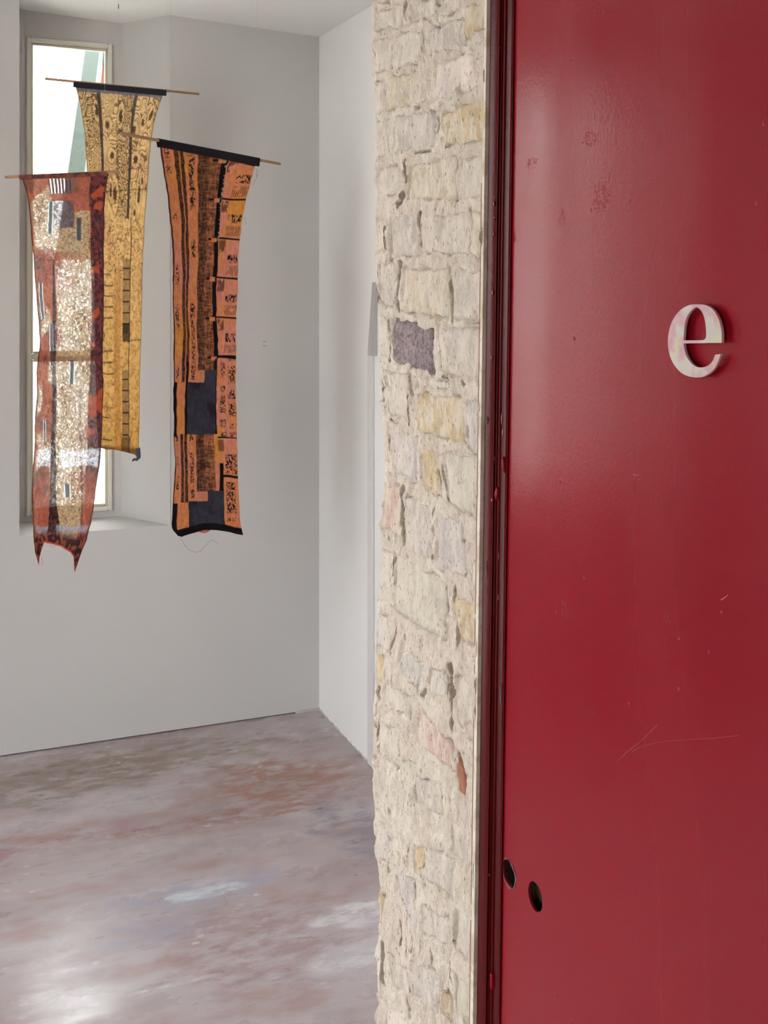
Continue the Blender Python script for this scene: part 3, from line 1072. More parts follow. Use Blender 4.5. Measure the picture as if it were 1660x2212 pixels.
def blob_obj(name, px, py, rx, rz, m, th=.0016):
    c = on_frame(px, py)
    bm = bmesh.new()
    bmesh.ops.create_uvsphere(bm, u_segments=10, v_segments=8, radius=1.0)
    for v in bm.verts:
        k = 1 + .15 * math.sin(5 * v.co.x + 3 * v.co.z + px)
        v.co = Vector((c[0] + v.co.x * rx * k, c[1] + v.co.y * th, c[2] + v.co.z * rz * k))
    me = bpy.data.meshes.new(name)
    bm.to_mesh(me)
    bm.free()
    me.shade_smooth()
    return link(name, me, m, door)


for (px, py, rx, rz) in ((1067, 440, .0012, .005), (1066, 505, .0008, .003), (1064, 632, .0010, .005), (1062, 772, .001, .004), (1084, 905, .0006, .012), (1086, 935, .0006, .010),
                         (1068, 990, .0012, .006), (1086, 1000, .0008, .006), (1063, 1080, .0016, .004), (1077, 1200, .0006, .010), (1076, 1290, .0008, .008), (1100, 94, .0009, .002),
                         (1081, 103, .0009, .002), (1099, 155, .0009, .002), (1095, 397, .0008, .003), (1068, 470, .0006, .002), (1057, 1890, .0008, .003)):
    blob_obj('paint_drip', px, py, rx * .6, rz * .55, gl)
for (px, py, rx, rz) in ((1090, 1003, .0045, .011), (1075, 1066, .0035, .008), (1064, 2120, .0035, .012)):
    blob_obj('paint_sag', px, py, rx, rz, MAT_RED, .003)
for (px, py, rx, rz) in ((1054, 907, .0028, .005), (1052, 1228, .0012, .012), (1084, 1500, .003, .016)):
    blob_obj('primer_chip', px, py, rx, rz, chip, .0006)

# scratches in the paint
sm_ = plain('scratched_pink_paint', (186, 110, 112), .5)


def scratch(pts, r):
    P = [onX(x, y, XD - .0001) for x, y in pts]
    MB().tube(P, r, 5, r * .4).build('scratch', sm_, door)


scratch([(1559, 1296), (1566, 1291), (1574, 1285)], .0006)
scratch([(1369, 1026), (1376, 1026), (1379, 1030)], .0004)
sm_ = plain('fine_scratch_red', (170, 66, 72), .4)
scratch([(1421, 1566), (1405, 1582), (1388, 1600), (1372, 1612), (1356, 1624), (1340, 1640), (1330, 1656)], .0005)
scratch([(1366, 1624), (1392, 1610), (1425, 1603), (1480, 1598), (1540, 1595), (1596, 1589)], .0003)

# the letter e, a thick plate mottled pink and cream, standing off the door
STAND = 0.0055
LT = 0.003
XE = XD - STAND - LT


def ez(x, y):
    p = onX(1380 + x / 5.93, 600 + y / 5.93, XE)
    return (-p[1], p[2])


def bez(pts, n=9):
    """pts: list of anchors (x,y) joined by a Catmull-Rom curve"""
    P = [np.array(p, float) for p in pts]
    out = []
    for i in range(len(P) - 1):
        p0, p1, p2, p3 = P[max(i - 1, 0)], P[i], P[i + 1], P[min(i + 2, len(P) - 1)]
        for k in range(n):
            t = k / n
            out.append(tuple(.5 * ((2 * p1) + (-p0 + p2) * t + (2 * p0 - 5 * p1 + 4 * p2 - p3) * t * t + (-p0 + 3 * p1 - 3 * p2 + p3) * t ** 3)))
    out.append(tuple(P[-1]))
    return out


outer = bez([(1060, 832), (1063, 720), (1045, 600), (1005, 490), (945, 405), (860, 355), (745, 343), (640, 357), (545, 410), (465, 500), (412, 610), (383, 740),
             (378, 850), (393, 960), (428, 1060), (480, 1145), (555, 1220), (650, 1262), (770, 1275), (860, 1250), (940, 1190), (1000, 1105), (1046, 983)])
outer += [(982, 990)]
outer += bez([(982, 990), (955, 1060), (905, 1118), (850, 1145), (780, 1152), (715, 1130), (655, 1075), (610, 1000), (585, 915), (576, 838)])[1:]
outer += [(735, 836), (900, 832)]
inner = bez([(573, 805), (578, 700), (590, 600), (613, 510), (655, 440), (700, 395), (742, 373)]) + \
    bez([(742, 373), (790, 405), (830, 470), (855, 560), (867, 660), (868, 740), (858, 780), (832, 802)])[1:] + [(700, 805)]
me = outline_mesh([[ez(*p) for p in outer], [ez(*p) for p in inner]], LT / 2 - .0003, .0003,
                  Matrix(((0, 0, -1, XE + LT / 2), (-1, 0, 0, 0), (0, 1, 0, 0), (0, 0, 0, 1))))
pm_ = M('mottled_acrylic')
pn = pm_.noise(38, 3, .5, pm_.vec((1, 1, 1), (3, 2, 1)))
pc = pm_.mix(pm_.ramp(pn, .40, .58), L4((214, 206, 198)), L4((214, 168, 178)))
pc = pm_.mix(pm_.math('MULTIPLY', pm_.ramp(pm_.noise(45, 3, .5, pm_.vec((1, 1, 1), (7, 2, 9))), .55, .68), .7), pc, L4((222, 208, 176)))
pm_.set(Base_Color=pc, Roughness=.22, Metallic=.25, Specular_IOR_Level=.6)
le = link('letter_e', me, pm_.m, door)
tag(le, 'mottled pink-white raised letter e')
pins = MB()
for (x, y) in ((470, 700), (960, 650), (640, 1180)):
    p = onX(1380 + x / 5.93, 600 + y / 5.93, XE)
    pins.tube([(XE + LT, p[1], p[2]), (XD + .001, p[1], p[2])], .003, 10)
pins.build('stand_off_pin', plain('pin_steel', (150, 146, 142), .4, .7), le)

# ================================================================== HANGING TEXTILES


def interp_line(pts, y):
    p = np.array(pts, float)
    return np.interp(y, p[:, 1], p[:, 0])


def cloth_mat(name, trans=0.45, weave=1400.0, alpha=False):
    m = M(name)
    at_ = m.attr('col')
    c = at_.outputs['Color']
    n = m.noise(90, 3, .6, m.vec((1, 1, .5)))
    c = m.mix(m.ramp(n, .3, .7), c, m.mix(1.0, c, (0.80, 0.78, 0.76, 1), 'MULTIPLY'))
    df = m.N.new('ShaderNodeBsdfDiffuse')
    tl_ = m.N.new('ShaderNodeBsdfTranslucent')
    m.L.new(c, df.inputs[0])
    m.L.new(c, tl_.inputs[0])
    bp = m.N.new('ShaderNodeBump')
    bp.inputs['Strength'].default_value = .3
    bp.inputs['Distance'].default_value = .004
    m.L.new(m.noise(60, 2, .6), bp.inputs['Height'])
    m.L.new(bp.outputs[0], df.inputs['Normal'])
    mx = m.N.new('ShaderNodeMixShader')
    mx.inputs[0].default_value = trans
    m.L.new(df.outputs[0], mx.inputs[1])
    m.L.new(tl_.outputs[0], mx.inputs[2])
    last = mx
    if alpha:
        tp = m.N.new('ShaderNodeBsdfTransparent')
        m2 = m.N.new('ShaderNodeMixShader')
        m.L.new(at_.outputs['Alpha'], m2.inputs[0])
        m.L.new(tp.outputs[0], m2.inputs[1])
        m.L.new(mx.outputs[0], m2.inputs[2])
        last = m2
    m.L.new(last.outputs[0], m.out.inputs['Surface'])
    return m.m


MAT_ROD = M('bamboo_rod')
MAT_ROD.set(Base_Color=MAT_ROD.mix(MAT_ROD.noise(40, 4), L4((158, 116, 82)), L4((186, 146, 108))), Roughness=.55)
MAT_ROD = MAT_ROD.m
MAT_THREAD = plain('nylon_thread', (214, 212, 208), .3)
MAT_LOOSE = plain('loose_dark_thread', (70, 64, 66), .8)


class Banner:
    """vertical textile plane through a level rod; rod given by two sight lines and the distance of the first"""

    def __init__(s, name, rod, t1, label):
        (x0, y0), (x1, y1) = rod
        a = at(x0, y0, t1)
        b = at(x1, y1, t1 * (HORIZON - y0) / (HORIZON - y1))
        s.a, s.b = a, b
        d = b - a
        d[2] = 0
        s.dir = d / np.linalg.norm(d)
        s.n = np.array([-s.dir[1], s.dir[0], 0.0])
        if np.dot(s.n, a) > 0:
            s.n = -s.n                     # towards the viewer's side
        s.root = empty(name, (float((a[0] + b[0]) / 2), float((a[1] + b[1]) / 2), float(a[2])))
        tag(s.root, label, 'textile', group='hanging textile banners')

    def pt(s, px, py):
        px, py = np.asarray(px, float), np.asarray(py, float)
        cx, cy = (px - CX) / F_PX, (HORIZON - py) / F_PX
        d = np.stack([SA + cx * CA, CA - cx * SA, cy], -1)
        t = (s.a @ s.n) / (d @ s.n - 0) if False else ((s.a[:2] @ s.n[:2]) / (d[..., :2] @ s.n[:2]))
        P = d * t[..., None]
        P[..., 2] += EYE
        return P

    def rod(s, r=.0045):
        MB().tube([s.a, (s.a + s.b) / 2, s.b], r, 10).build('rod', MAT_ROD, s.root, smooth=True)

    def threads(s, fr):
        for f in fr:
            p = s.a + (s.b - s.a) * f
            MB().tube([p, (p[0], p[1], ceil_z(p[0], p[1]) + .002)], .00018, 4).build('hanging_thread', MAT_THREAD, s.root)

    def cloth(s, left, right, top, bottom, nu, nv, paint, m, wave=.008, name='cloth', seed=0):
        """left/right: (x,y) polylines; top/bottom: functions u -> y"""
        u, v = np.meshgrid(np.linspace(0, 1, nu), np.linspace(0, 1, nv))
        y = top(u) * (1 - v) + bottom(u) * v
        x = interp_line(left, y) * (1 - u) + interp_line(right, y) * u
        col, al = paint(u, y, x)
        P = s.pt(x, y)
        dw = wave * sstep(0.0, .12, v) * ((vnoise(u * 4, v * 5, seed) - .5) * 2 + .5 * (vnoise(u * 9, v * 14, seed + 1) - .5) * 2)
        dw += .0012 * (vnoise(u * 22, v * 60, seed + 2) - .5) * 2
        P = P + s.n * dw[..., None]
        o = grid_mesh(name, P, m, s.root, col, al)
        return o, P


def mixc(a, b, f):
    return a * (1 - f[..., None]) + b * f[..., None]


def band(u, a, b, soft=.004):
    return sstep(a - soft, a + soft, u) * (1 - sstep(b - soft, b + soft, u))


def strokes(u, y, px, py, seed, th=.62, soft=.05):
    return sstep(th, th + soft, fbm(u * px, y / py, seed, 3))


def scrib(u, y, px, py, seed, w=.05):
    return sstep(w, w * .35, np.abs(fbm(u * px, y / py, seed, 2) - .5))


# --- orange banner -------------------------------------------------------------
OB = Banner('orange_textile_banner', ((262, 288), (605, 354)), 3.08,
            'long orange and black patchwork textile banner hanging right of the window')
oL = [(339, 299), (341, 303), (346, 321), (354, 370), (362.6, 424), (369, 478), (373, 540), (374.5, 623), (375.7, 727), (375, 815), (373, 853), (374, 941),
      (376.5, 1008), (375, 1085), (373, 1128), (374, 1145), (383, 1164)]
oR = [(560, 340), (559, 350), (551, 359), (541, 399), (532, 436), (525, 478), (519.6, 524), (513, 603), (510, 686), (511, 764), (510.5, 853), (511.5, 941),
      (513, 1008), (516, 1074), (520.5, 1136), (526, 1158)]


def otop(u):
    return 299.5 + u * (342 - 299.5)


def obot(u):
    return np.interp(u, [0, .05, .10, .25, .45, .62, .8, .92, 1.0], [1140, 1158, 1160, 1153, 1145, 1145, 1149, 1154, 1156])


DARK = lin((30, 25, 30))


def paint_orange(u, y, x):
    yy = y + 3.0 * (vnoise(u * 5, y / 40, 3) - .5)
    uu = u + .010 * (vnoise(u * 3, y / 50, 4) - .5) + .006 * (vnoise(u * 20, y / 9, 5) - .5)
    rust, amber, pinky = lin((226, 142, 98)), lin((226, 152, 76)), lin((222, 142, 118))
    f = fbm(u * 3, y / 90, 1, 3)
    base = mixc(mixc(rust, amber, sstep(.5, .68, f)), pinky, sstep(.5, .72, fbm(u * 4 + 9, y / 60, 2, 3)))
    base = base * (.86 + .28 * fbm(u * 30, y / 7, 6, 3))[..., None]
    c = base.copy()

    def ink(mask, k=1.0):
        nonlocal c
        c = mixc(c, DARK * (1 + .5 * fbm(u * 40, y / 4, 7, 2))[..., None], np.clip(mask * k, 0, 1))

    up = (yy < 826)
    low = (yy > 938) & (yy < 1086)
    # column A glyphs
    ga = band(uu, .035, .085, .01) * scrib(u, y, 50, 5, 3, .15) * sstep(.50, .62, vnoise(u * 0, y / 24, 5))
    ink(ga * (up | low))
    # dark double stripe
    st = band(uu, .132, .232) * (1 - .85 * band(uu, .176, .192, .003))
    tex = .80 + .5 * (fbm(u * 120, y / 3, 8, 2) - .35)
    ink(st * (up | low) * np.clip(tex, 0, 1))
    # column B writing
    gb = band(uu, .27, .34, .012) * scrib(u, y, 46, 4.5, 6, .17) * sstep(.30, .42, vnoise(u * 0 + 3, y / 20, 6))
    ink(gb * (up | low))
    # woven dark panel C
    hatch = .5 + .5 * np.sin(u * 300 + 6 * vnoise(u * 20, y / 20, 2)) * np.sin(y * 1.35 + 5 * vnoise(u * 9, y / 9, 3))
    rusty = sstep(.46, .66, fbm(u * 26, y / 9, 4, 3)) * .55 + .25 * hatch
    c1 = band(uu, .378, .500)
    c2 = band(uu, .495, .632)
    mC = (yy < 800) | ((yy > 930) & (yy < 1062))
    wv = .5 * sstep(.45, .7, vnoise(u * 150, y / 14, 4)) + .5 * sstep(.45, .7, vnoise(u * 22, y / 2.0, 5))
    ink(c1 * mC, .95)
    c = mixc(c, lin((172, 112, 82)), c1 * mC * np.clip(.65 * wv, 0, 1))
    ink(c2 * mC, .92)
    c = mixc(c, lin((222, 140, 96)), c2 * mC * np.clip(.35 * rusty + .6 * wv, 0, 1))
    blk = band(uu, .625, .690)
    notch = sstep(6, 4, np.abs(((yy - 428) % 85.5) - 4)) * band(uu, .585, .665) * (yy < 780)
    ink(blk * (yy < 800))
    ink(band(uu, .53, .60) * sstep(5, 3, np.abs(((yy - 428) % 85.5) - 1)) * (yy < 780))
    c = mixc(c, base, notch * (1 - blk * .0))
    # right panel D
    ph = ((yy - 343) % 85.5)
    inD = band(uu, .686, 1.1)
    sep = sstep(2.6, 1.4, np.abs(((yy - 12 * (u - .69) - 428 + 42.75) % 85.5) - 42.75)) * (yy < 790) * (yy > 400)
    ink(inD * sep)
    hx = .5 + .5 * np.sin(u * 330)
    h1 = inD * band(uu, .70, .80) * band(ph, 4, 30, 3) * (yy < 762)
    ink(h1 * (.45 + .55 * hx) * sstep(.25, .45, fbm(u * 30, y / 12, 5, 2)))
    h2 = inD * band(uu, .82, .99) * band(ph, 36, 54, 2) * (yy < 762) * scrib(u, y, 46, 8, 2, .19)
    ink(h2)
    h3 = inD * band(uu, .80, 1.0) * band(ph, 60, 82, 2) * (yy < 762)
    ink(h3 * .75 * (.5 + .5 * np.sin(u * 260 + y * .1)) * strokes(u, y, 30, 6, 8, .35))
    ink(inD * band(uu, .69, 1.0) * sstep(3.6, 2.4, np.abs(yy - 770)))
    # large tile with columns of writing
    tile = (yy > 775) & (yy < 943) & (uu > .675)
    ink(((yy > 775) & (yy < 938) & (uu > .645) & (uu < .678)) * 1.0)
    c = np.where(tile[..., None], base, c)
    for a, b, sd in ((.735, .825, 3), (.88, .99, 5)):
        ink(tile * band(uu, a, b, .01) * scrib(u, y, 52, 4.5, sd, .15) * sstep(.34, .44, vnoise(u * 0 + sd, y / 9, 7)))
    ink(band(uu, .68, 1.1) * sstep(2.6, 1.4, np.abs(yy - 945 - 6 * (u - .7))))
    lowD = (yy > 947) & (uu > .72) & (yy < 1027)
    c = np.where(lowD[..., None], base, c)
    ink(band(uu, .685, .77) * band(yy, 950, 974) * (.4 + .5 * hx))
    ink(lowD * band(uu, .80, 1.0) * band(yy, 980, 1024) * scrib(u, y, 44, 6, 4, .15))
    ink(band(uu, .74, 1.1) * sstep(3.4, 2.2, np.abs(yy - 1029 - 5 * (u - .75))))
    ink(band(uu, .70, .765) * (yy > 1000) * (yy < 1140))
    g = (uu > .77) & (yy > 1034) & (yy < 1128)
    c = np.where(g[..., None], base, c)
    ink(g * band(uu, .81, .95, .01) * band(yy, 1042, 1108) * scrib(u, y, 44, 5, 9, .16))
    ink(g * band(uu, .80, .99) * band(yy, 1118, 1126) * scrib(u, y, 46, 5, 2, .10))
    # slate patches in the middle
    sl = lin((66, 64, 76)) * (1 + .5 * (fbm(u * 12, y / 12, 3, 4) - .5))[..., None]
    sl = mixc(sl, lin((46, 34, 38)), .75 * sstep(.42, .68, fbm(u * 5 + 2, y / 34, 8, 4)))
    pat = ((yy > 826) & (yy < 938) & (uu > .20) & (uu < .645)) | ((yy > 1083) & (uu > .24) & (uu < .60)) | ((yy > 800) & (yy < 930) & (uu >= .49) & (uu < .66)) | ((yy > 1060) & (uu > .52) & (uu < .77))
    pat2 = pat & ~((yy > 760) & (yy < 826) & (uu < .47))
    c = np.where(pat2[..., None], sl, c)
    ink(band(uu, .195, .225) * band(yy, 780, 940))
    ink(band(uu, .0, .055, .008) * band(yy, 826, 944))
    ink(band(uu, .0, .085, .008) * band(yy, 1088, 1150))
    ink(band(uu, .0, .018, .006))
    # pale frayed edge of the right panel
    fray = band(uu, .675, .70, .004) * sstep(.55, .65, vnoise(u * 30, y / 3, 6)) * (yy < 520)
    c = mixc(c, lin((196, 170, 150)), fray * .7)
    fr2 = band(uu, .455, .475, .003) * sstep(.5, .6, vnoise(u * 30, y / 2.5, 7)) * ((yy > 770) & (yy < 826))
    c = mixc(c, lin((178, 160, 150)), fr2 * .7)
    # hems
    top_ = otop(u) + 18
    ink(sstep(top_ + .8, top_ - .8, y), 1.0)
    bt = obot(u) - 15
    ink(sstep(bt - .8, bt + .8, y), 1.0)
    return np.clip(c, 0, 1), None


MAT_CL_O = cloth_mat('printed_orange_cotton', .18)
OB.rod(.0048)
OB.cloth(oL, oR, otop, obot, 190, 720, paint_orange, MAT_CL_O, .006, seed=1)
# folded dark header sleeve around the rod and hem roll
HEM = M('black_hem_cloth')
HEM.set(Base_Color=HEM.mix(HEM.noise(120, 4), L4((26, 22, 27)), L4((44, 38, 44))), Roughness=.95, Specular_IOR_Level=.1)
HEM = HEM.m


def sleeve(B, x0, y0, x1, y1, hgt, m, name='header_sleeve', r=.0062):
    """flat tube of cloth round the rod, hanging down by hgt pixels"""
    n = 40
    f = np.linspace(0, 1, n)
    xs, ys = x0 + (x1 - x0) * f, y0 + (y1 - y0) * f
    T = B.pt(xs, ys - 1.0)
    Bm = B.pt(xs + (0.0), ys + hgt)
    prof_ = []
    for k in range(9):
        a = math.pi * k / 8
        prof_.append((math.cos(a), math.sin(a)))
    rows = []
    rows.append(Bm + B.n * .0022)
    rows.append(T * .35 + Bm * .65 + B.n * .0035)
    c0 = B.pt(xs, ys + 1.5)
    for ca_, sa_ in prof_:
        rows.append(c0 + B.n * (r * ca_) + np.array([0, 0, r * sa_]))
    rows.append(T * .35 + Bm * .65 - B.n * .0035)
    rows.append(Bm - B.n * .0022)
    P = np.stack(rows, 0)
    return grid_mesh(name, P, m, B.root)


sleeve(OB, 341, 301.5, 559.5, 343.5, 16, HEM)
OB.threads((.27, .83))
pts = [OB.pt(x, y) + OB.n * .002 for x, y in ((388, 1160), (398, 1178), (408, 1188), (420, 1193), (432, 1190), (442, 1180), (452, 1169), (459, 1166), (466, 1171), (473, 1176))]
MB().tube(pts, .00035, 5).build('loose_thread', MAT_LOOSE, OB.root)
for path in (((551, 362), (557, 372), (553, 384), (557, 376)), ((552, 366), (554, 384), (548, 395), (545, 400)), ((528, 470), (531, 482), (527, 486))):
    MB().tube([OB.pt(x, y) + OB.n * .002 for x, y in path], .00035, 5).build('loose_thread', MAT_LOOSE, OB.root)
# coral underside peeping below the hem
xs = np.linspace(428, 456, 10)
Pq = np.stack([OB.pt(xs, np.full(10, 1140.0)) - OB.n * .004, OB.pt(xs, 1147 + 5 * np.sin(np.linspace(0, math.pi, 10))) - OB.n * .004], 0)
grid_mesh('coral_lining', Pq, plain('coral_cotton', (206, 104, 80), .9), OB.root)

# --- yellow banner -------------------------------------------------------------
YBn = Banner('golden_textile_banner', ((98, 170), (430, 203)), 3.62,
             'golden brown printed textile banner hanging highest in front of the window')
yL = [(158, 170), (163, 186), (175, 233), (183, 286), (187, 345), (191, 400), (197, 470), (203, 600), (207, 800), (212, 975), (213, 1000)]
yR = [(360, 190), (352.5, 204), (342, 233), (333, 265), (326, 310), (322, 358), (318, 411), (312, 480), (309, 557), (307, 620), (305, 735), (303, 780), (301.6, 867), (299.5, 964),
      (301, 990)]


def ytop(u):
    return 176 + u * (194 - 176)


def ybot(u):
    return np.interp(u, [0, .2, .35, .65, .9, .96, 1.0], [966, 971, 971, 976, 982, 991, 992])


def paint_yellow(u, y, x):
    ut = u + .02 * (vnoise(u * 3, y / 60, 2) - .5)
    top_c, mid_c, low_c = lin((232, 194, 142)), lin((232, 186, 122)), lin((218, 166, 92))
    f = np.clip((y - 190) / 780, 0, 1)
    base = np.where((f < .5)[..., None], mixc(top_c, mid_c, np.clip(f * 2, 0, 1)), mixc(mid_c, low_c, np.clip(f * 2 - 1, 0, 1)))
    pk = sstep(.5, .7, fbm(u * 4, y / 50, 6, 3))
    base = mixc(base, lin((206, 150, 112)), pk * .5 * (f < .6))
    base = base * (.85 + .3 * fbm(u * 18, y / 9, 3, 3))[..., None]
    ink = lin((74, 54, 40))
    c = base.copy()
    # contour-line print
    ph = fbm(u * 5.5, y / 58, 1, 3)
    lines = sstep(.25, .8, np.sin(ph * 95))
    fine = fbm(u * 3.5 + 4, y / 70, 5, 2)
    tight = band(ut, .03, .24) * (y < 470) + band(ut, .47, .68) * (y < 470)
    l2 = sstep(.0, .6, np.sin(fbm(u * 9, y / 22, 8, 3) * 90))
    c = mixc(c, ink, np.clip(lines * .72 * sstep(.30, .45, fine), 0, 1) * (y < 480))
    c = mixc(c, ink, np.clip(tight * l2 * .85, 0, 1))
    # eyes and leaf shapes
    for (eu, ey, ru, ry) in ((.34, 270, .035, 8), (.72, 282, .03, 10), (.40, 336, .035, 8), (.78, 345, .035, 9), (.84, 265, .02, 10), (.45, 420, .03, 20), (.38, 412, .02, 14), (.86, 420, .025, 26),
                             (.52, 250, .02, 14), (.93, 250, .02, 12), (.9, 390, .015, 10), (.20, 240, .02, 12), (.80, 460, .02, 8)):
        d = np.hypot((u - eu) / ru, (y - ey) / ry) + .5 * (vnoise(u * 40, y / 4, 2) - .5)
        c = mixc(c, ink, sstep(1.1, .7, d) * .9)
        c = mixc(c, ink, sstep(.25, .08, np.abs(d - 2.3)) * .5)
        c = mixc(c, base, sstep(.45, .2, np.abs(d - 1.7)) * .8)
    # speckled zone, then ripples
    spz = band(y, 470, 600, 15)
    c = mixc(c, ink, spz * np.clip(scrib(u, y, 18, 9, 7, .06) + .6 * strokes(u, y, 34, 5, 2, .60), 0, 1) * .7)
    lowz = sstep(560, 610, y)
    rip = np.sin((y + 6 * vnoise(u * 6, y / 30, 4)) / 24 * 2 * math.pi)
    c = mixc(c, lin((232, 190, 120)), lowz * sstep(.2, 1.0, rip) * band(ut, .0, .42, .03) * .55)
    c = mixc(c, ink, lowz * sstep(.80, .97, -rip) * band(ut, .05, .40, .03) * .75 * sstep(.3, .45, vnoise(u * 5, y / 24, 3)))
    c = mixc(c, ink, lowz * strokes(u, y, 30, 5, 5, .56) * .35)
    ladder = band(ut, .60, .745) * (((y > 560) & (y < 720)) | ((y > 800) & (y < 950)))
    c = mixc(c, lin((150, 116, 88)), ladder * .6)
    c = mixc(c, ink, ladder * sstep(.82, .95, np.sin(y / 24 * 2 * math.pi + .6)) * .95)
    c = mixc(c, ink, ladder * .35 * (.5 + .5 * np.sin(u * 420)))
    c = mixc(c, lin((46, 40, 38)), band(ut, .60, .75) * band(y, 698, 738, 2) * .85 + band(ut, .05, .22) * band(y, 716, 738, 3) * .6 * strokes(u, y, 30, 5, 4, .4))
    c = mixc(c, lin((60, 44, 34)), band(ut, .57, .80, .01) * band(y, 945, 985, 5) * .7)
    c = mixc(c, lin((92, 64, 40)), sstep(956, 966, y - 8 * u) * .8)
    c = mixc(c, lin((178, 110, 50)), band(ut, .42, .56, .02) * lowz * .45)
    c = mixc(c, lin((44, 34, 28)), sstep(1.4, .7, np.abs(y - (742 + 8 * np.sin(u * 5)))) * .8 * (u > .7))
    # dark seams
    s1, s2 = .245, .69
    c = mixc(c, lin((62, 58, 62)), band(ut, s1 - .02, s1 + .022, .006) * (y < 372) * .92)
    c = mixc(c, lin((62, 58, 62)), band(ut, s2 - .02, s2 + .02, .006) * (y < 472) * .92)
    c = mixc(c, lin((60, 46, 36)), band(ut, .745, .762, .004) * (y > 470) * .9)
    c = mixc(c, lin((60, 46, 36)), sstep(1.6, .8, np.abs(y - 405 - 10 * vnoise(u * 4, u * 0, 3))) * .6 * (u > .25))
    edge = np.minimum(u, 1 - u)
    c = mixc(c, lin((120, 84, 48)), sstep(.022, .006, edge) * .7)
    # gauze strip under the header
    g = ytop(u) + 17 + 5 * vnoise(u * 9, u * 0, 4)
    c = mixc(c, lin((104, 104, 120)), sstep(g + 2, g - 2, y) * .85)
    c = mixc(c, lin((46, 46, 54)), sstep(ytop(u) + 14, ytop(u) + 12, y))
    return np.clip(c, 0, 1), None


MAT_CL_Y = cloth_mat('printed_golden_silk', .38)
YBn.rod(.0045)
YBn.cloth(yL, yR, ytop, ybot, 180, 700, paint_yellow, MAT_CL_Y, .007, seed=4)
mh = plain('charcoal_header_cloth', (48, 48, 56), .95, spec=.1)
sleeve(YBn, 159, 177.5, 359, 196, 11, mh, r=.006)
YBn.threads((.2, .78))
# curled dark corner tip
ct = MB()
ct.tube([YBn.pt(x, y) for x, y in ((297, 968), (299, 980), (300, 988), (295, 993), (290, 992), (286, 996))], .009, 8, .003)
ct.build('curled_corner', plain('slate_cotton', (70, 74, 88), .9), YBn.root, smooth=True)

# --- red sheer banner ----------------------------------------------------------
RB = Banner('red_sheer_textile_banner', ((12, 383), (257, 371)), 3.22,
            'sheer rust red textile banner with two pointed lower corners in front of the window')
rL = [(43, 379), (49, 388), (57, 417), (63, 465), (69, 506), (75, 558), (79, 610), (81, 673), (82, 735), (79, 787), (78, 802), (77, 867), (75, 953), (69.5, 1012), (67, 1062), (69.5, 1127),
      (71.6, 1160), (76, 1199), (80, 1240)]
rR = [(234, 371), (233, 385), (229, 409), (225.6, 465), (223.5, 527), (224.6, 610), (224.6, 693), (221, 777), (222, 823), (221, 910), (220, 964), (219, 975), (216, 1008), (210, 1051), (205, 1095),
      (200, 1127), (191, 1160), (184, 1192), (172, 1240)]


def rtop(u):
    return 380 + u * (371 - 380)


def rbot(u):
    return np.interp(u, [0, .03, .06, .10, .16, .22, .30, .45, .6, .72, .80, .86, .90, .95, 1.0], [1192, 1208, 1222, 1206, 1186, 1171, 1173, 1180, 1187, 1192, 1202, 1228, 1236, 1200, 1166])


